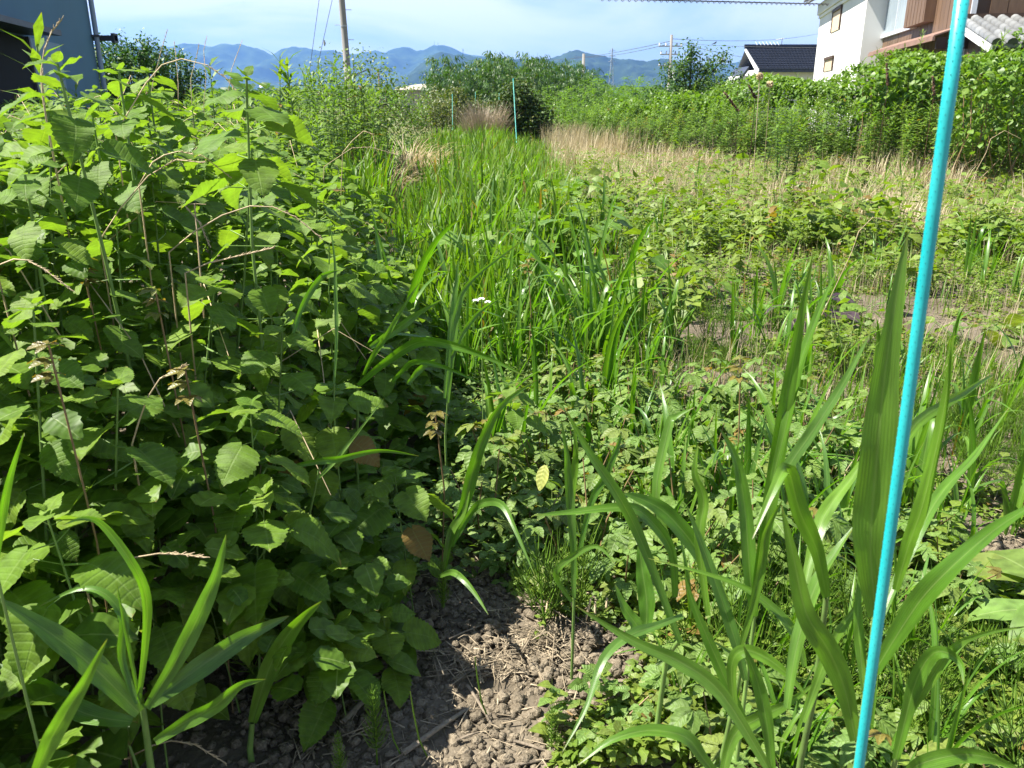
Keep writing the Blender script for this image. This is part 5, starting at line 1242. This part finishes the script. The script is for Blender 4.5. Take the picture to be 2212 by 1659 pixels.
# ---------------------------------------------------------------- trees and bushes
def tree(name, label, cat_, pos, lobes, mat, nleaf, lsize, trunk=None, tpl=None, parts=('trunk', 'crown'), inner=.5, pitch=(-.9, .5)):
    """lobes: (x, y, z, rx, ry, rz) relative to the foot"""
    root = empty(name, pos); tag(root, label, cat_)
    lob = np.array(lobes, float); vol = (lob[:, 3] * lob[:, 5]); k_ = rng.choice(len(lob), nleaf, p=vol / vol.sum())
    d = rng.normal(0, 1, (nleaf, 3)); d /= np.linalg.norm(d, axis=1)[:, None]
    r_ = 1 - inner * U(0, 1, nleaf) ** 1.6
    # clumps: pull leaves towards random knots
    P = lob[k_, :3] + d * r_[:, None] * lob[k_, 3:6]
    nk = max(12, nleaf // 55); kn = P[rng.integers(0, nleaf, nk)]
    j = rng.integers(0, nk, nleaf); sel = U(0, 1, nleaf) < .72
    jit = rng.normal(0, 1, (nleaf, 3)) * (lob[:, 3].mean() * .13 + lsize * .8)
    P = np.where(sel[:, None], kn[j] + jit, P)
    P[:, 2] = np.maximum(P[:, 2], .05)
    t = many(tpl or OVS, mats_of(P, U(0, 6.28, nleaf), U(pitch[0], pitch[1], nleaf), U(-.8, .8, nleaf), lsize * U(.7, 1.3, nleaf)), U(0, 1, nleaf))
    o = link(parts[1], mesh(parts[1], t, mat), root); tag(o, kind='stuff')
    ts = []; tr = trunk or .06; zt = lob[:, 2].mean()
    ts.append(tube([(0, 0, -.1), (.03, .02, zt * .35), (lob[:, 0].mean() * .5, 0, zt * .7)], [tr, tr * .8, tr * .6], 8))
    fk = Vector((lob[:, 0].mean() * .5, 0, zt * .7))
    for l_ in lob: q = Vector(l_[:3]); ts.append(tube([fk * .8, fk.lerp(q, .5) + Vector((0, 0, .1)), q, q + Vector((0, 0, l_[5] * .8))], [tr * .5, tr * .35, tr * .2, tr * .08], 5))
    for q in kn[: min(nk, 40)]:
        i_ = np.argmin(((lob[:, :3] - q) ** 2).sum(1)); c_ = Vector(lob[i_, :3]); q = Vector(q); ts.append(tube([c_, c_.lerp(q, .6) + Vector((0, 0, .03)), q], [tr * .14, tr * .1, tr * .05], 4))
    link(parts[0], mesh(parts[0], cat(ts), M_BARK), root); return root
def at(px, D): p = WD(px, 250, D); return (p.x, D, 0)
tree('evergreen_bush', 'round dark evergreen bush in the centre in front of the bamboo', 'bush', at(1122, 28), [(-.15, 0, 1.5, .65, .6, .5), (-.25, .1, 1.05, .85, .7, .65), (.35, 0, .9, .8, .7, .65), (0, 0, .5, .85, .7, .5), (.1, 0, 1.75, .35, .35, .3)], M_EVER, 7000, .10)
tree('olive_bush', 'yellowish olive shrub left of the dead bush', 'bush', at(985, 33), [(-.2, 0, 1.1, .9, .8, .55), (.6, 0, 1.2, .7, .7, .5), (.1, 0, 1.6, .4, .4, .35), (-.9, 0, .8, .8, .7, .5), (.9, 0, .8, .6, .6, .6)], M_OLIVE, 4200, .09)
tree('olive_bush', 'low spreading olive shrub behind the leftmost far stake', 'bush', at(940, 38), [(0, 0, 1.2, .9, .8, .7), (-.7, 0, .8, .9, .8, .5), (.8, 0, .9, .8, .7, .6)], M_OLIVE, 3000, .10)
tree('fruit_tree', 'dark leafy fruit tree with open upper twigs left of the blue roof', 'tree', at(1478, 30), [(-.3, 0, 1.6, .9, .9, .8), (.6, 0, 1.5, 1.0, .9, .8), (-.2, 0, 2.5, .55, .5, .55), (.7, 0, 2.5, .5, .5, .5), (1.4, 0, 1.9, .6, .5, .5), (-.9, 0, .9, .7, .6, .7), (.3, 0, .8, 1.3, .9, .6), (.1, 0, 3.0, .25, .25, .35), (1.2, 0, 2.8, .3, .3, .3)], M_PEAR, 9500, .10, .09, inner=.85)
tree('fruit_tree', 'lower branch laden fruit tree reaching right to the small shed roof', 'tree', at(1560, 29), [(0, 0, 1.3, .8, .7, .55), (.6, 0, 1.0, .6, .6, .5), (-.3, 0, 1.8, .45, .4, .4)], M_PEAR, 2200, .085, .07, inner=.9)
for px, D, h_, l_ in ((255, 22, 3.0, 'glossy evergreen hedge tree beside the left building corner'), (300, 23, 3.15, 'glossy evergreen hedge tree second from the left building'), (350, 24, 3.1, 'glossy evergreen hedge tree in the middle of the far left hedge'), (392, 25, 2.9, 'glossy evergreen hedge tree at the right end of the far left hedge'), (222, 21, 2.7, 'glossy evergreen shoots touching the left building downpipe')):
    tree('hedge_tree', l_, 'hedge tree', at(px, D), [(0, 0, h_ - .7, .55, .5, .55), (-.3, 0, h_ - 1.2, .6, .5, .6), (.3, 0, h_ - 1.1, .6, .5, .6), (U(-.2, .2), 0, h_ - .25, .14, .14, .3), (.35, 0, h_ - .45, .13, .13, .25), (-.4, 0, h_ - .5, .12, .12, .25), (0, 0, .9, .8, .6, .9)], M_LAUREL, 4200, .085, .05, tpl=OVS, pitch=(.0, 1.3))
# bamboo
def bamboo_t(nl, dense, drop):
    H = 1.0; bx_ = U(-.12, .12); ts = [tube([(0, 0, 0), (bx_ * .2, 0, .5), (bx_, 0, .85), (bx_ * 2.0, 0, 1.0)], [.007, .006, .003, .001], 5, mat=1)]
    Ms = []; nb_ = 20
    for i in range(nb_):
        z_ = .25 + .74 * i / nb_; a = i * 2.4 + U(-.4, .4); ln = (.10 + .13 * (1 - abs(z_ - .6) * 1.6)) * U(.7, 1.25); x0 = bx_ * z_ ** 2
        p0 = np.array([x0, 0, z_]); p1 = p0 + np.array([math.sin(a) * ln, math.cos(a) * ln, ln * .45])
        m_ = nl // nb_; t = U(.25, 1.1, m_)[:, None]; P = p0 * (1 - t) + p1 * t + rng.normal(0, .018, (m_, 3)); P[:, 2] -= (t[:, 0] ** 2) * .03
        Ms.append(mats_of(P, a + U(-1.5, 1.5, m_), drop + U(-.5, .5, m_), U(-.5, .5, m_), dense * U(.7, 1.3, m_)))
    Ms = np.concatenate(Ms); ts.append(many(L2, Ms, U(0, .4, len(Ms)))); return cat(ts)
M_CULM = solid('bamboo_culm', (.10, .14, .04), .4, .2, 6)
BT = [bamboo_t(560, .058, -.5) for _ in range(5)]; BTM = [mesh('bamboo_mesh', b, [M_BAMB, M_CULM]) for b in BT]
BY = [bamboo_t(320, .070, .35) for _ in range(4)]; BYM = [mesh('young_bamboo_mesh', b, [M_BAMBY, M_CULM]) for b in BY]
def bamboo(px, ytop, D, label, grp=None, ms=BTM, name='bamboo', wide=1.25):
    p = WD(px, ytop, D); o = link(name, ms[random.randrange(len(ms))]); H = p.z
    o.matrix_basis = Matrix.Translation((p.x, D, 0)) @ Matrix.Rotation(U(0, 6.28), 4, 'Z') @ Matrix.Diagonal((H * wide, H * wide, H, 1)); tag(o, label, 'bamboo', grp)
def top_at(x): return float(np.interp(x, [925, 945, 962, 985, 1010, 1035, 1062, 1085, 1110, 1145, 1165, 1180, 1205, 1225, 1250, 1270, 1300, 1315], [180, 135, 118, 150, 145, 130, 112, 125, 140, 118, 126, 135, 132, 140, 130, 150, 165, 190]))
for i in range(74):
    px = 935 + 372 * (i + U(-.4, .4)) / 74; D = U(44, 52)
    bamboo(px, top_at(px) + U(2, 34) * (i % 3 > 0), D, 'dark green bamboo in the grove behind the round bush', 'bamboos of the dark grove')
bamboo(955, 117, 43, 'sunlit bamboo standing apart at the left end of the grove'); bamboo(1063, 110, 43, 'tallest leafy bamboo peak in the middle of the grove'); bamboo(1150, 114, 43, 'feathery bamboo top right of the grove middle')
for px, yt in ((1175, 190), (1190, 196), (1205, 188), (1222, 192), (1240, 190), (1262, 170), (1280, 160), (1292, 175), (1310, 185), (1328, 190), (1345, 194), (1360, 192), (1378, 170), (1388, 162), (1398, 178), (1408, 185), (1250, 186), (1335, 184), (1300, 190), (1215, 200), (1370, 188)):
    bamboo(px, yt, U(30, 35), 'yellow green young bamboo in front of the dark grove, right of the round bush', 'young bamboos right of the round bush', BYM, 'young_bamboo', 1.1)
for px, D, sz, l_ in ((770, 17, 1.3, 'bushy shrub behind the tall goldenrods at the foot of the leaning pole'), (830, 24, 1.0, 'light green shrub at the right end of the weedy left stand')):
    tree('leafy_bush', l_, 'bush', at(px, D), [(0, 0, 1.5 * sz, .8, .7, .5), (.6, 0, 1.1 * sz, .7, .6, .5), (-.6, 0, 1.2 * sz, .7, .6, .5), (0, 0, .7, 1.2, .8, .7)], M_OLIVE2 if px == 770 else M_VINE, 4500, .06)
for px, D, sz, l_ in ((1190, 38, .9, 'light green thicket right behind the round dark bush'), (1300, 37, .8, 'light green thicket in the middle of the young bamboo'), (1420, 34, 1.15, 'leafy thicket left of the fruit tree trunk'), (1345, 38, .75, 'low thicket before the hill between bamboo and fruit tree')):
    tree('leafy_bush', l_, 'bush', at(px, D), [(0, 0, 1.1 * sz, 1.3, .8, .5 * sz), (1.0, 0, .9 * sz, 1.0, .7, .5 * sz), (-1.0, 0, .9 * sz, 1.0, .7, .5 * sz), (0, 0, .5, 1.9, .8, .5)], M_VINE, 3000, .11)
# distant tree belt closing the view at the foot of the hills
P = []
for i in range(16000):
    x = U(-420, 420); y = 150 + 60 * U() + abs(x) * .1; P.append((x, y, 3.2 * U() ** .6 * (1 + .35 * fbm(x, y, .05, 3))))
P = np.array(P); P[:, 2] = np.maximum(.2, P[:, 2])
o = link('far_woods', mesh('far_woods', many(OVS, mats_of(P, U(0, 6.28, len(P)), U(-.9, .9, len(P)), U(-.8, .8, len(P)), U(1.6, 3.2, len(P))), U(0, 1, len(P))), M_PEAR)); tag(o, 'far belt of trees and hedges at the foot of the hills', 'woods', kind='stuff')

# ---------------------------------------------------------------- dead arching stalks on the left mass
def dry_stalk(pts, z, label, r_=.0022, seeds=True, name='dry_stalk', mat=None):
    n = len(pts); zz = z if hasattr(z, '__len__') else [z] * n
    P = [W(px, py, q) for (px, py), q in zip(pts, zz)]; g = Vector((P[0].x, P[0].y, 0)); root = empty(name, g); tag(root, label, 'dry stalk')
    Q = [P[0] - g + Vector((-.06, .12, -min(.35, P[0].z * .7)))] + [p - g for p in P]
    link('stem', mesh('stem', tube(Q, [r_ * 1.2] + [r_ * (1 - .6 * i / n) for i in range(n)], 5), mat or M_STEMD), root)
    if seeds:
        ts = []
        for i in range(len(Q) - 3 if len(Q) > 4 else 1, len(Q) - 1):
            for k_ in range(16):
                q = Q[i].lerp(Q[i + 1], k_ / 16); d = (Q[i + 1] - Q[i]).normalized(); ts.append(tube([q, q + d * .010 + Vector((U(-.005, .005), U(-.005, .005), U(-.001, .006)))], [.0016, .0006], 3))
        o = link('seeds', mesh('seeds', cat(ts), M_STEMD), root); tag(o, kind='stuff')
S_ = [([(250, 290), (270, 255), (315, 180), (350, 140), (392, 127), (445, 140), (490, 170), (516, 206)], 2.4, 'long dry stalk arching highest over the left mass against the weeds'),
      ([(300, 400), (330, 350), (355, 335), (385, 327), (440, 338), (500, 385)], 2.3, 'dry arching stalk just under the highest one'),
      ([(215, 520), (260, 450), (320, 380), (380, 345), (440, 352)], 2.2, 'dry stalk slanting up to the right in the middle of the left mass'),
      ([(365, 545), (420, 500), (480, 465), (540, 445), (590, 447), (640, 470), (697, 517)], 2.2, 'dry arching stalk ending above the right shoulder of the left mass'),
      ([(400, 590), (450, 568), (520, 552), (593, 535)], 2.1, 'short dry seed stalk pointing right in the middle of the left mass'),
      ([(-10, 575), (30, 560), (60, 562), (100, 585), (155, 628)], 1.8, 'dry seed stalk arching at the left frame edge'),
      ([(420, 440), (400, 445), (430, 480), (455, 535)], 2.2, 'broken dry stalk hanging down right of the upright leafy stem'),
      ([(100, 260), (92, 210), (88, 160), (95, 110), (112, 68), (134, 42)], 2.3, 'tall dry seed spike rising in front of the left building'),
      ([(105, 280), (98, 240), (92, 190), (90, 150)], 2.4, 'straight dry stem beside the tall seed spike'),
      ([(320, 250), (330, 180), (348, 110), (362, 64)], 4.5, 'thin upright dead stem crossing the far hedge'),
      ([(385, 240), (385, 180), (380, 120), (376, 90)], 4.5, 'thin dead stem right of the hedge'),
      ([(440, 230), (445, 170), (440, 110), (447, 78)], 5, 'thin dead stem against the first mountain'),
      ([(490, 220), (500, 150), (515, 110), (523, 87)], 5, 'thin dead stem leaning right against the mountain'),
      ([(415, 235), (412, 170), (425, 120), (430, 95)], 4.8, 'thin dead stem between the hedge and the mountain'),
      ([(180, 1245), (210, 1230), (280, 1206), (340, 1196), (400, 1198), (440, 1205)], 1.6, 'reddish dry stem lying across the shaded lower left leaves'),
      ([(285, 960), (300, 910), (318, 860), (345, 818), (375, 806), (400, 790)], 1.8, 'brown bent stem in the lower middle of the left mass'),
      ([(270, 1640), (330, 1610), (370, 1600), (420, 1608), (490, 1650)], 1.75, 'dry stem arching over the soil at the bottom left'),
      ([(740, 330), (760, 305), (785, 283), (805, 290), (812, 320)], 4.5, 'pale arching seed stalk beside the goldenrods'),
      ([(700, 360), (760, 320), (800, 318), (860, 335)], 4.5, 'dry stalk lying right from the left mass towards the dry clump'),
      ([(1840, 545), (1855, 500), (1885, 470), (1930, 480)], 4.0, 'thin dry arching stalk over the right hand cover'),
      ([(2130, 330), (2140, 300), (2170, 282), (2205, 300)], 7, 'dry arching stalk at the right edge before the bank')]
for pts, z, l_ in S_: dry_stalk(pts, z, l_)
for i in range(70):
    y = U(1.9, 7); x = edgeX(y) - U(.3, 3.2); h = ramh(x, y)
    if h < .5: continue
    a = U(0, 6.28); ln = U(.25, .5); p = Vector((x, y, h - .1)); v = O - p; pp = [p, p + Vector((math.sin(a) * ln * .5, math.cos(a) * ln * .5, U(.08, .2))), p + Vector((math.sin(a) * ln, math.cos(a) * ln, U(-.05, .1)))]
    root = empty('dry_stalk', (x, y, 0)); tag(root, 'thin straw coloured stalk tangled in the left shrubs', 'dry stalk', 'tangled dry stalks in the left shrubs'); g = root.location
    link('stem', mesh('stem', tube([pp[0] - g + Vector((-(pp[1] - pp[0]).x * .6, -(pp[1] - pp[0]).y * .6, -.22))] + [q - g for q in pp], [.0022, .0020, .0016, .001], 4), M_STEMD), root)
# white flower
p = WD(1075, 715, 3.6) if False else W(905, 905, 3.0); p = W(1265, 909, 3.0) if False else W(1040, 648, 3.2)
fl = empty('white_flower', (p.x, p.y, 0)); tag(fl, 'small cluster of white flowers beside the left mass, above the arching grass', 'flower')
link('stem', mesh('stem', tube([(0, 0, 0), (0, 0, p.z)], .002, 4), M_STEM), fl)
M_PET = leafmat('white_petal', [(.75, .75, .72), (.8, .8, .78)], (1, 1, 1), tf=.2, bump=0, midrib=0)
PT = mesh('petal', OV.x(Matrix.Diagonal((1.3, 1, 1, 1))), M_PET)
for dx, dy, dz in ((-.022, 0, .0), (.0, .01, .004), (.024, 0, -.006)):
    for k_ in range(5): link('petal', PT, fl, Matrix(m1((dx, dy, p.z + dz), k_ * 1.257, .1, 0, .017).tolist()))
# yellow leaf and red sprigs
yl = W(1178, 1032, 2.35); o = link('yellow_leaf', mesh('yellow_leaf', leaf_t(10, C5, lambda t: .26 * max(0, math.sin(math.pi * min(.99, .03 + t * .95) ** .85)) ** .8 + .003, .1, .1), M_YEL)); o.matrix_basis = Matrix.Translation(yl + Vector((0, 0, .04))) @ Matrix.Rotation(2.6, 4, 'Z') @ Matrix.Rotation(-1.0, 4, 'X') @ Matrix.Diagonal((.075,) * 3 + (1,)); tag(o, 'single pale yellow leaf hanging at the edge of the centre creepers', 'leaf')
for px, py, z, l_ in ((105, 745, 1.55, 'orange tinted young creeper tip at the left edge of the shrubs'), (335, 625, 2.0, 'reddish young creeper tip in the middle of the left shrubs'), (175, 560, 2.1, 'bronze creeper sprig in the upper left shrubs'), (400, 800, 1.8, 'withered reddish sprig in the middle of the left mass'), (940, 890, 2.4, 'red tinted creeper sprig beside the small bright whorl'), (1600, 775, 2.6, 'bronze creeper tip over the soil right of centre'), (1140, 560, 4.2, 'brown withered leaves at the foot of the centre grasses')):
    p = W(px, py, z); root = empty('creeper_sprig', (p.x, p.y, 0)); tag(root, l_, 'creeper')
    link('stem', mesh('stem', tube([(0, 0, 0), (0.02, 0, p.z * .6), (0, 0, p.z)], .0025, 4), M_STEMR), root)
    for k_ in range(3): link('young_leaf', CR, root, Matrix(m1((0, 0, p.z - .03 * k_), U(0, 6.28), .2, 0, .042).tolist()))

# ================================================================== SOIL CLODS, STRAW, STICKS
M_CLOD = solid('soil_clod', (.15, .12, .082), .95, .28, 120, bump=1.0, c2=(.225, .188, .135), spec=.1)
def ico(sub, seed, rough):
    import bmesh
    bm = bmesh.new(); bmesh.ops.create_icosphere(bm, subdivisions=sub, radius=1)
    v = []
    for q in bm.verts:
        n_ = noise.noise(q.co * 1.3 + Vector((seed, 0, 0))) * rough + noise.noise(q.co * 3.1 + Vector((0, seed, 0))) * rough * .6; v.append(tuple(q.co * (1 + n_)))
    bm.faces.ensure_lookup_table(); bm.verts.index_update(); f = [[w_.index for w_ in fc.verts] for fc in bm.faces]; bm.free(); t = T(v, f); t.v[:, 2] *= .78; return t
CL = [ico(2, k_ * 3.7, .55) for k_ in range(2)] + [ico(2, k_ * 5.1 + 1, .5) for k_ in range(3)]; CLs = [ico(1, k_ * 2.3, .5) for k_ in range(2)]
def clods(n, tp, s0, s1, label, ymax, pw=2.2):
    P = []; c = 0
    while len(P) < n and c < n * 25:
        c += 1; y = 1.0 + (ymax - 1) * U() ** 1.25; x = U(-.9, .72 * y + .3) if y > 1.9 else U(-1.05, 1.3)
        if bare(x, y) < -.18 + .25 * U() and U() < .80: continue
        if not px_ok(x, y, 0, 30): continue
        s = s0 + (s1 - s0) * U() ** pw; P.append((x, y, gfun(x, y) + s * U(.1, .6), s))
    P = np.array(P); ts = []; idx = rng.integers(0, len(tp), len(P))
    for k_ in range(len(tp)):
        Q = P[idx == k_]
        if len(Q): ts.append(many(tp[k_], mats_of(Q[:, :3], U(0, 6.28, len(Q)), U(-.6, .6, len(Q)), U(-.6, .6, len(Q)), Q[:, 3]), U(0, 1, len(Q))))
    o = link('soil_clods', mesh('soil_clods', cat(ts), M_CLOD)); tag(o, label, 'soil clods', kind='stuff')
clods(1900, CL[:2], .008, .020, 'large rounded clods of dry soil in the sunlit hollow', 2.7, 1.5)
clods(2600, CL[2:], .006, .012, 'rounded crumbs of dry grey soil on the path', 4.0)
clods(12000, CLs, .003, .010, 'fine soil crumbs on the bare patches', 8.0)
STK = [tube([(-.5, 0, 0), (0, U(-.03, .03), .02), (.5, 0, 0)], [.022, .028, .018], 4), tube([(-.5, 0, 0), (-.1, .06, .05), (.5, -.04, 0)], [.016, .016, .008], 3), box((-.5, -.025, -.008), (.5, .025, .008))]
def litter(n, fn, label, ln=(.02, .09)):
    P = []; c = 0
    while len(P) < n and c < n * 25:
        c += 1; q = fn()
        if q is not None: P.append(q)
    P = np.array(P); ts = []; idx = rng.integers(0, 3, len(P))
    for k_ in range(3):
        Q = P[idx == k_]; L_ = U(0, 1, len(Q)) ** 2 * (ln[1] - ln[0]) + ln[0]
        M_ = mats_of(Q, U(0, 6.28, len(Q)), U(-.2, .2, len(Q)), U(-.25, .25, len(Q)), L_); f_ = (U(.0007, .0022, len(Q)) / (.025 * L_)); M_[:, :3, 1] *= f_[:, None]; M_[:, :3, 2] *= f_[:, None]
        ts.append(many(STK[k_], M_, U(0, 1, len(Q))))
    o = link('straw_litter', mesh('straw_litter', cat(ts), M_STRAW2)); tag(o, label, 'straw', kind='stuff')
M_STRAW2 = solid('straw_bits', (.22, .17, .105), .8, .4, 30, c2=(.38, .31, .21))
M_STICK = solid('weathered_stick', (.17, .135, .095), .85, .25, 60, bump=.6, c2=(.26, .21, .15), stretch=(1, 1, 1))
def f_lit():
    y = 1.1 + 8.5 * U() ** 1.2; x = U(-.6, .7 * y + .4)
    if bare(x, y) < -.25 + .3 * U() and U() < .6: return None
    return (x, y, gfun(x, y) + U(.004, .022))
litter(9000, f_lit, 'broken straw strewn over the bare soil')
q1 = WH(1180, 1400); litter(140, lambda: (q1.x + rng.normal(0, .05), q1.y + rng.normal(0, .045), U(.01, .06)), 'straw heap of old roots in the middle of the path', (.04, .12))
q2 = WH(1050, 1450); litter(110, lambda: (q2.x + rng.normal(0, .07), q2.y + rng.normal(0, .04), U(.01, .05)), 'matted brown roots and straw left of the straw heap', (.04, .12))
q3 = WH(1240, 1340)
for k_ in range(7):
    a = Vector((q3.x - .09 + .03 * k_, q3.y + U(-.03, .03), 0)); o = link('cut_stalk', mesh('cut_stalk', tube([(0, 0, -.01), (U(-.02, .02), U(-.02, .02), U(.05, .11))], [.004, .0034], 6, cap=True), M_STEMD)); o.location = a; tag(o, 'short cut stalk stub standing in the straw heap in the path', 'stalk stub', 'cut stubs in the straw heap')
for (x0, y0, x1, y1, r_, l_) in ((870, 1628, 1010, 1530, .008, 'thick broken woody stem lying on the lit clods at the bottom centre'), (760, 1440, 860, 1400, .006, 'grey stick in the shade left of the clods'), (740, 1560, 860, 1440, .009, 'wide grey dry leaf stem in the shade at the lower left of the soil'), (1010, 1480, 1060, 1560, .0045, 'short stick lying left of the seedling'), (1110, 1600, 1190, 1625, .005, 'twig lying at the bottom edge under the seedling'), (1190, 1495, 1280, 1500, .004, 'pale straw stem right of the seedling'), (970, 1380, 1040, 1350, .003, 'thin pale stick in the half shade of the soil'), (1080, 1660, 1180, 1640, .006, 'curved brown twig at the bottom edge of the soil'), (985, 1600, 1035, 1580, .004, 'small straw stub among the lit clods')):
    a = WH(x0, y0, .02); b = WH(x1, y1, .025); o = link('stick', mesh('stick', tube([Vector((0, 0, 0)), (b - a) * .5 + Vector((0, 0, .004)), b - a], [r_, r_ * .9, r_ * .7], 7, cap=True), M_STICK)); o.location = a; o.scale = (1, 1, .7); tag(o, l_, 'stick')
p = WH(700, 1470, .01); o = link('pale_stone', mesh('pale_stone', ico(2, 9.9, .5).x(Matrix.Scale(.022, 4)), solid('pale_stone_grey', (.5, .5, .48), .8, .1, 30, bump=.3))); o.location = p; tag(o, 'pale stone lying in the shade left of the soil', 'stone')
print('tris', sum(len(o.data.polygons) for o in col.objects if o.type == 'MESH' and o.data.users == 1), 'objects', len(col.objects))
# ---- labels: things of one kind are told apart by where their tops stand in the picture
from collections import defaultdict
def pixel(v):
    v = v - O; zd = v.dot(FW); return (CX + F * v.x / zd) / 2212 * 100, (CY - F * v.dot(UP) / zd) / 1659 * 100
heights = {}
for o in col.objects:
    if o.parent and o.parent.name not in heights and o.type == 'MESH': pass
for o in col.objects:
    if o.parent: heights[o.parent.name] = max(heights.get(o.parent.name, 0), o.matrix_basis.translation.z, o.scale.z * .98 if o.name.startswith('stem') and o.parent.name.startswith('broadleaf') else 0)
COLS = [(60, 'under the left frame edge'), (150, 'below the dark doorway'), (215, 'below the building downpipe'), (290, 'below the hedge start'), (360, 'below the hedge middle'), (420, 'below the hedge end'), (500, 'below the first mountain'), (580, 'below the mountain saddle'), (680, 'below the guy wires'), (780, 'below the leaning pole'), (860, 'below the slim post'), (930, 'below the far barn'), (1000, 'below the olive bush'), (1060, 'below the dead bush'), (1110, 'below the far stakes'), (1180, 'below the round bush'), (1240, 'below the grove end'), (1320, 'below the far pylon'), (1400, 'below the young bamboo'), (1470, 'below the distant pole'), (1540, 'below the fruit tree'), (1610, 'below the small shed'), (1690, 'below the blue roof'), (1770, 'below the roof antenna'), (1860, 'below the white house'), (1940, 'below the brown window'), (2030, 'below the shutter box'), (2110, 'below the house corner'), (9999, 'below the tiled lean-to')]
NUM = 'zero one two three four five six seven eight nine ten eleven twelve thirteen fourteen fifteen sixteen seventeen eighteen nineteen twenty twenty-one twenty-two twenty-three twenty-four twenty-five twenty-six twenty-seven twenty-eight twenty-nine thirty'.split()
byl = defaultdict(list)
for o in col.objects:
    if o.get('label') and not o.parent: byl[o['label']].append(o)
for l_, os_ in byl.items():
    if len(os_) < 2: continue
    words = l_.split()[:8]
    while words[-1] in ('the', 'of', 'in', 'left', 'right', 'over', 'on', 'and', 'at', 'behind', 'before', 'to', 'a', 'up', 'upper', 'middle', 'along', 'through', 'pale', 'sloping', 'low', 'standing', 'tall', 'round', 'green', 'across', 'with', 'dark', 'weedy', 'shaded', 'from', 'bare', 'dense', 'by', 'front', 'large'): words = words[:-1]
    for o in os_:
        h = heights.get(o.name, 0) if o.type == 'EMPTY' else o.scale.z
        if o.name.startswith('broad_grass'): h = .45
        x_, y_ = pixel(Vector((o.location.x, o.location.y, o.location.z + h)))
        cl_ = next(t for m_, t in COLS if x_ * 22.12 < m_)
        n_ = int(round(y_ * .3)); rw = NUM[max(0, min(30, n_))] + ' thirtieths down' if n_ > 1 else 'at the skyline'
        o['label'] = ' '.join(words) + ', ' + cl_ + ', ' + rw
for o in col.objects:
    if o.get('label') and len(o['label'].split()) > 16: print('LONG', len(o['label'].split()), o['label'])

bk = sorted(((len(o.data.polygons), o.name) for o in col.objects if o.type == 'MESH' and o.data.users == 1), reverse=True)[:22]; print(bk)
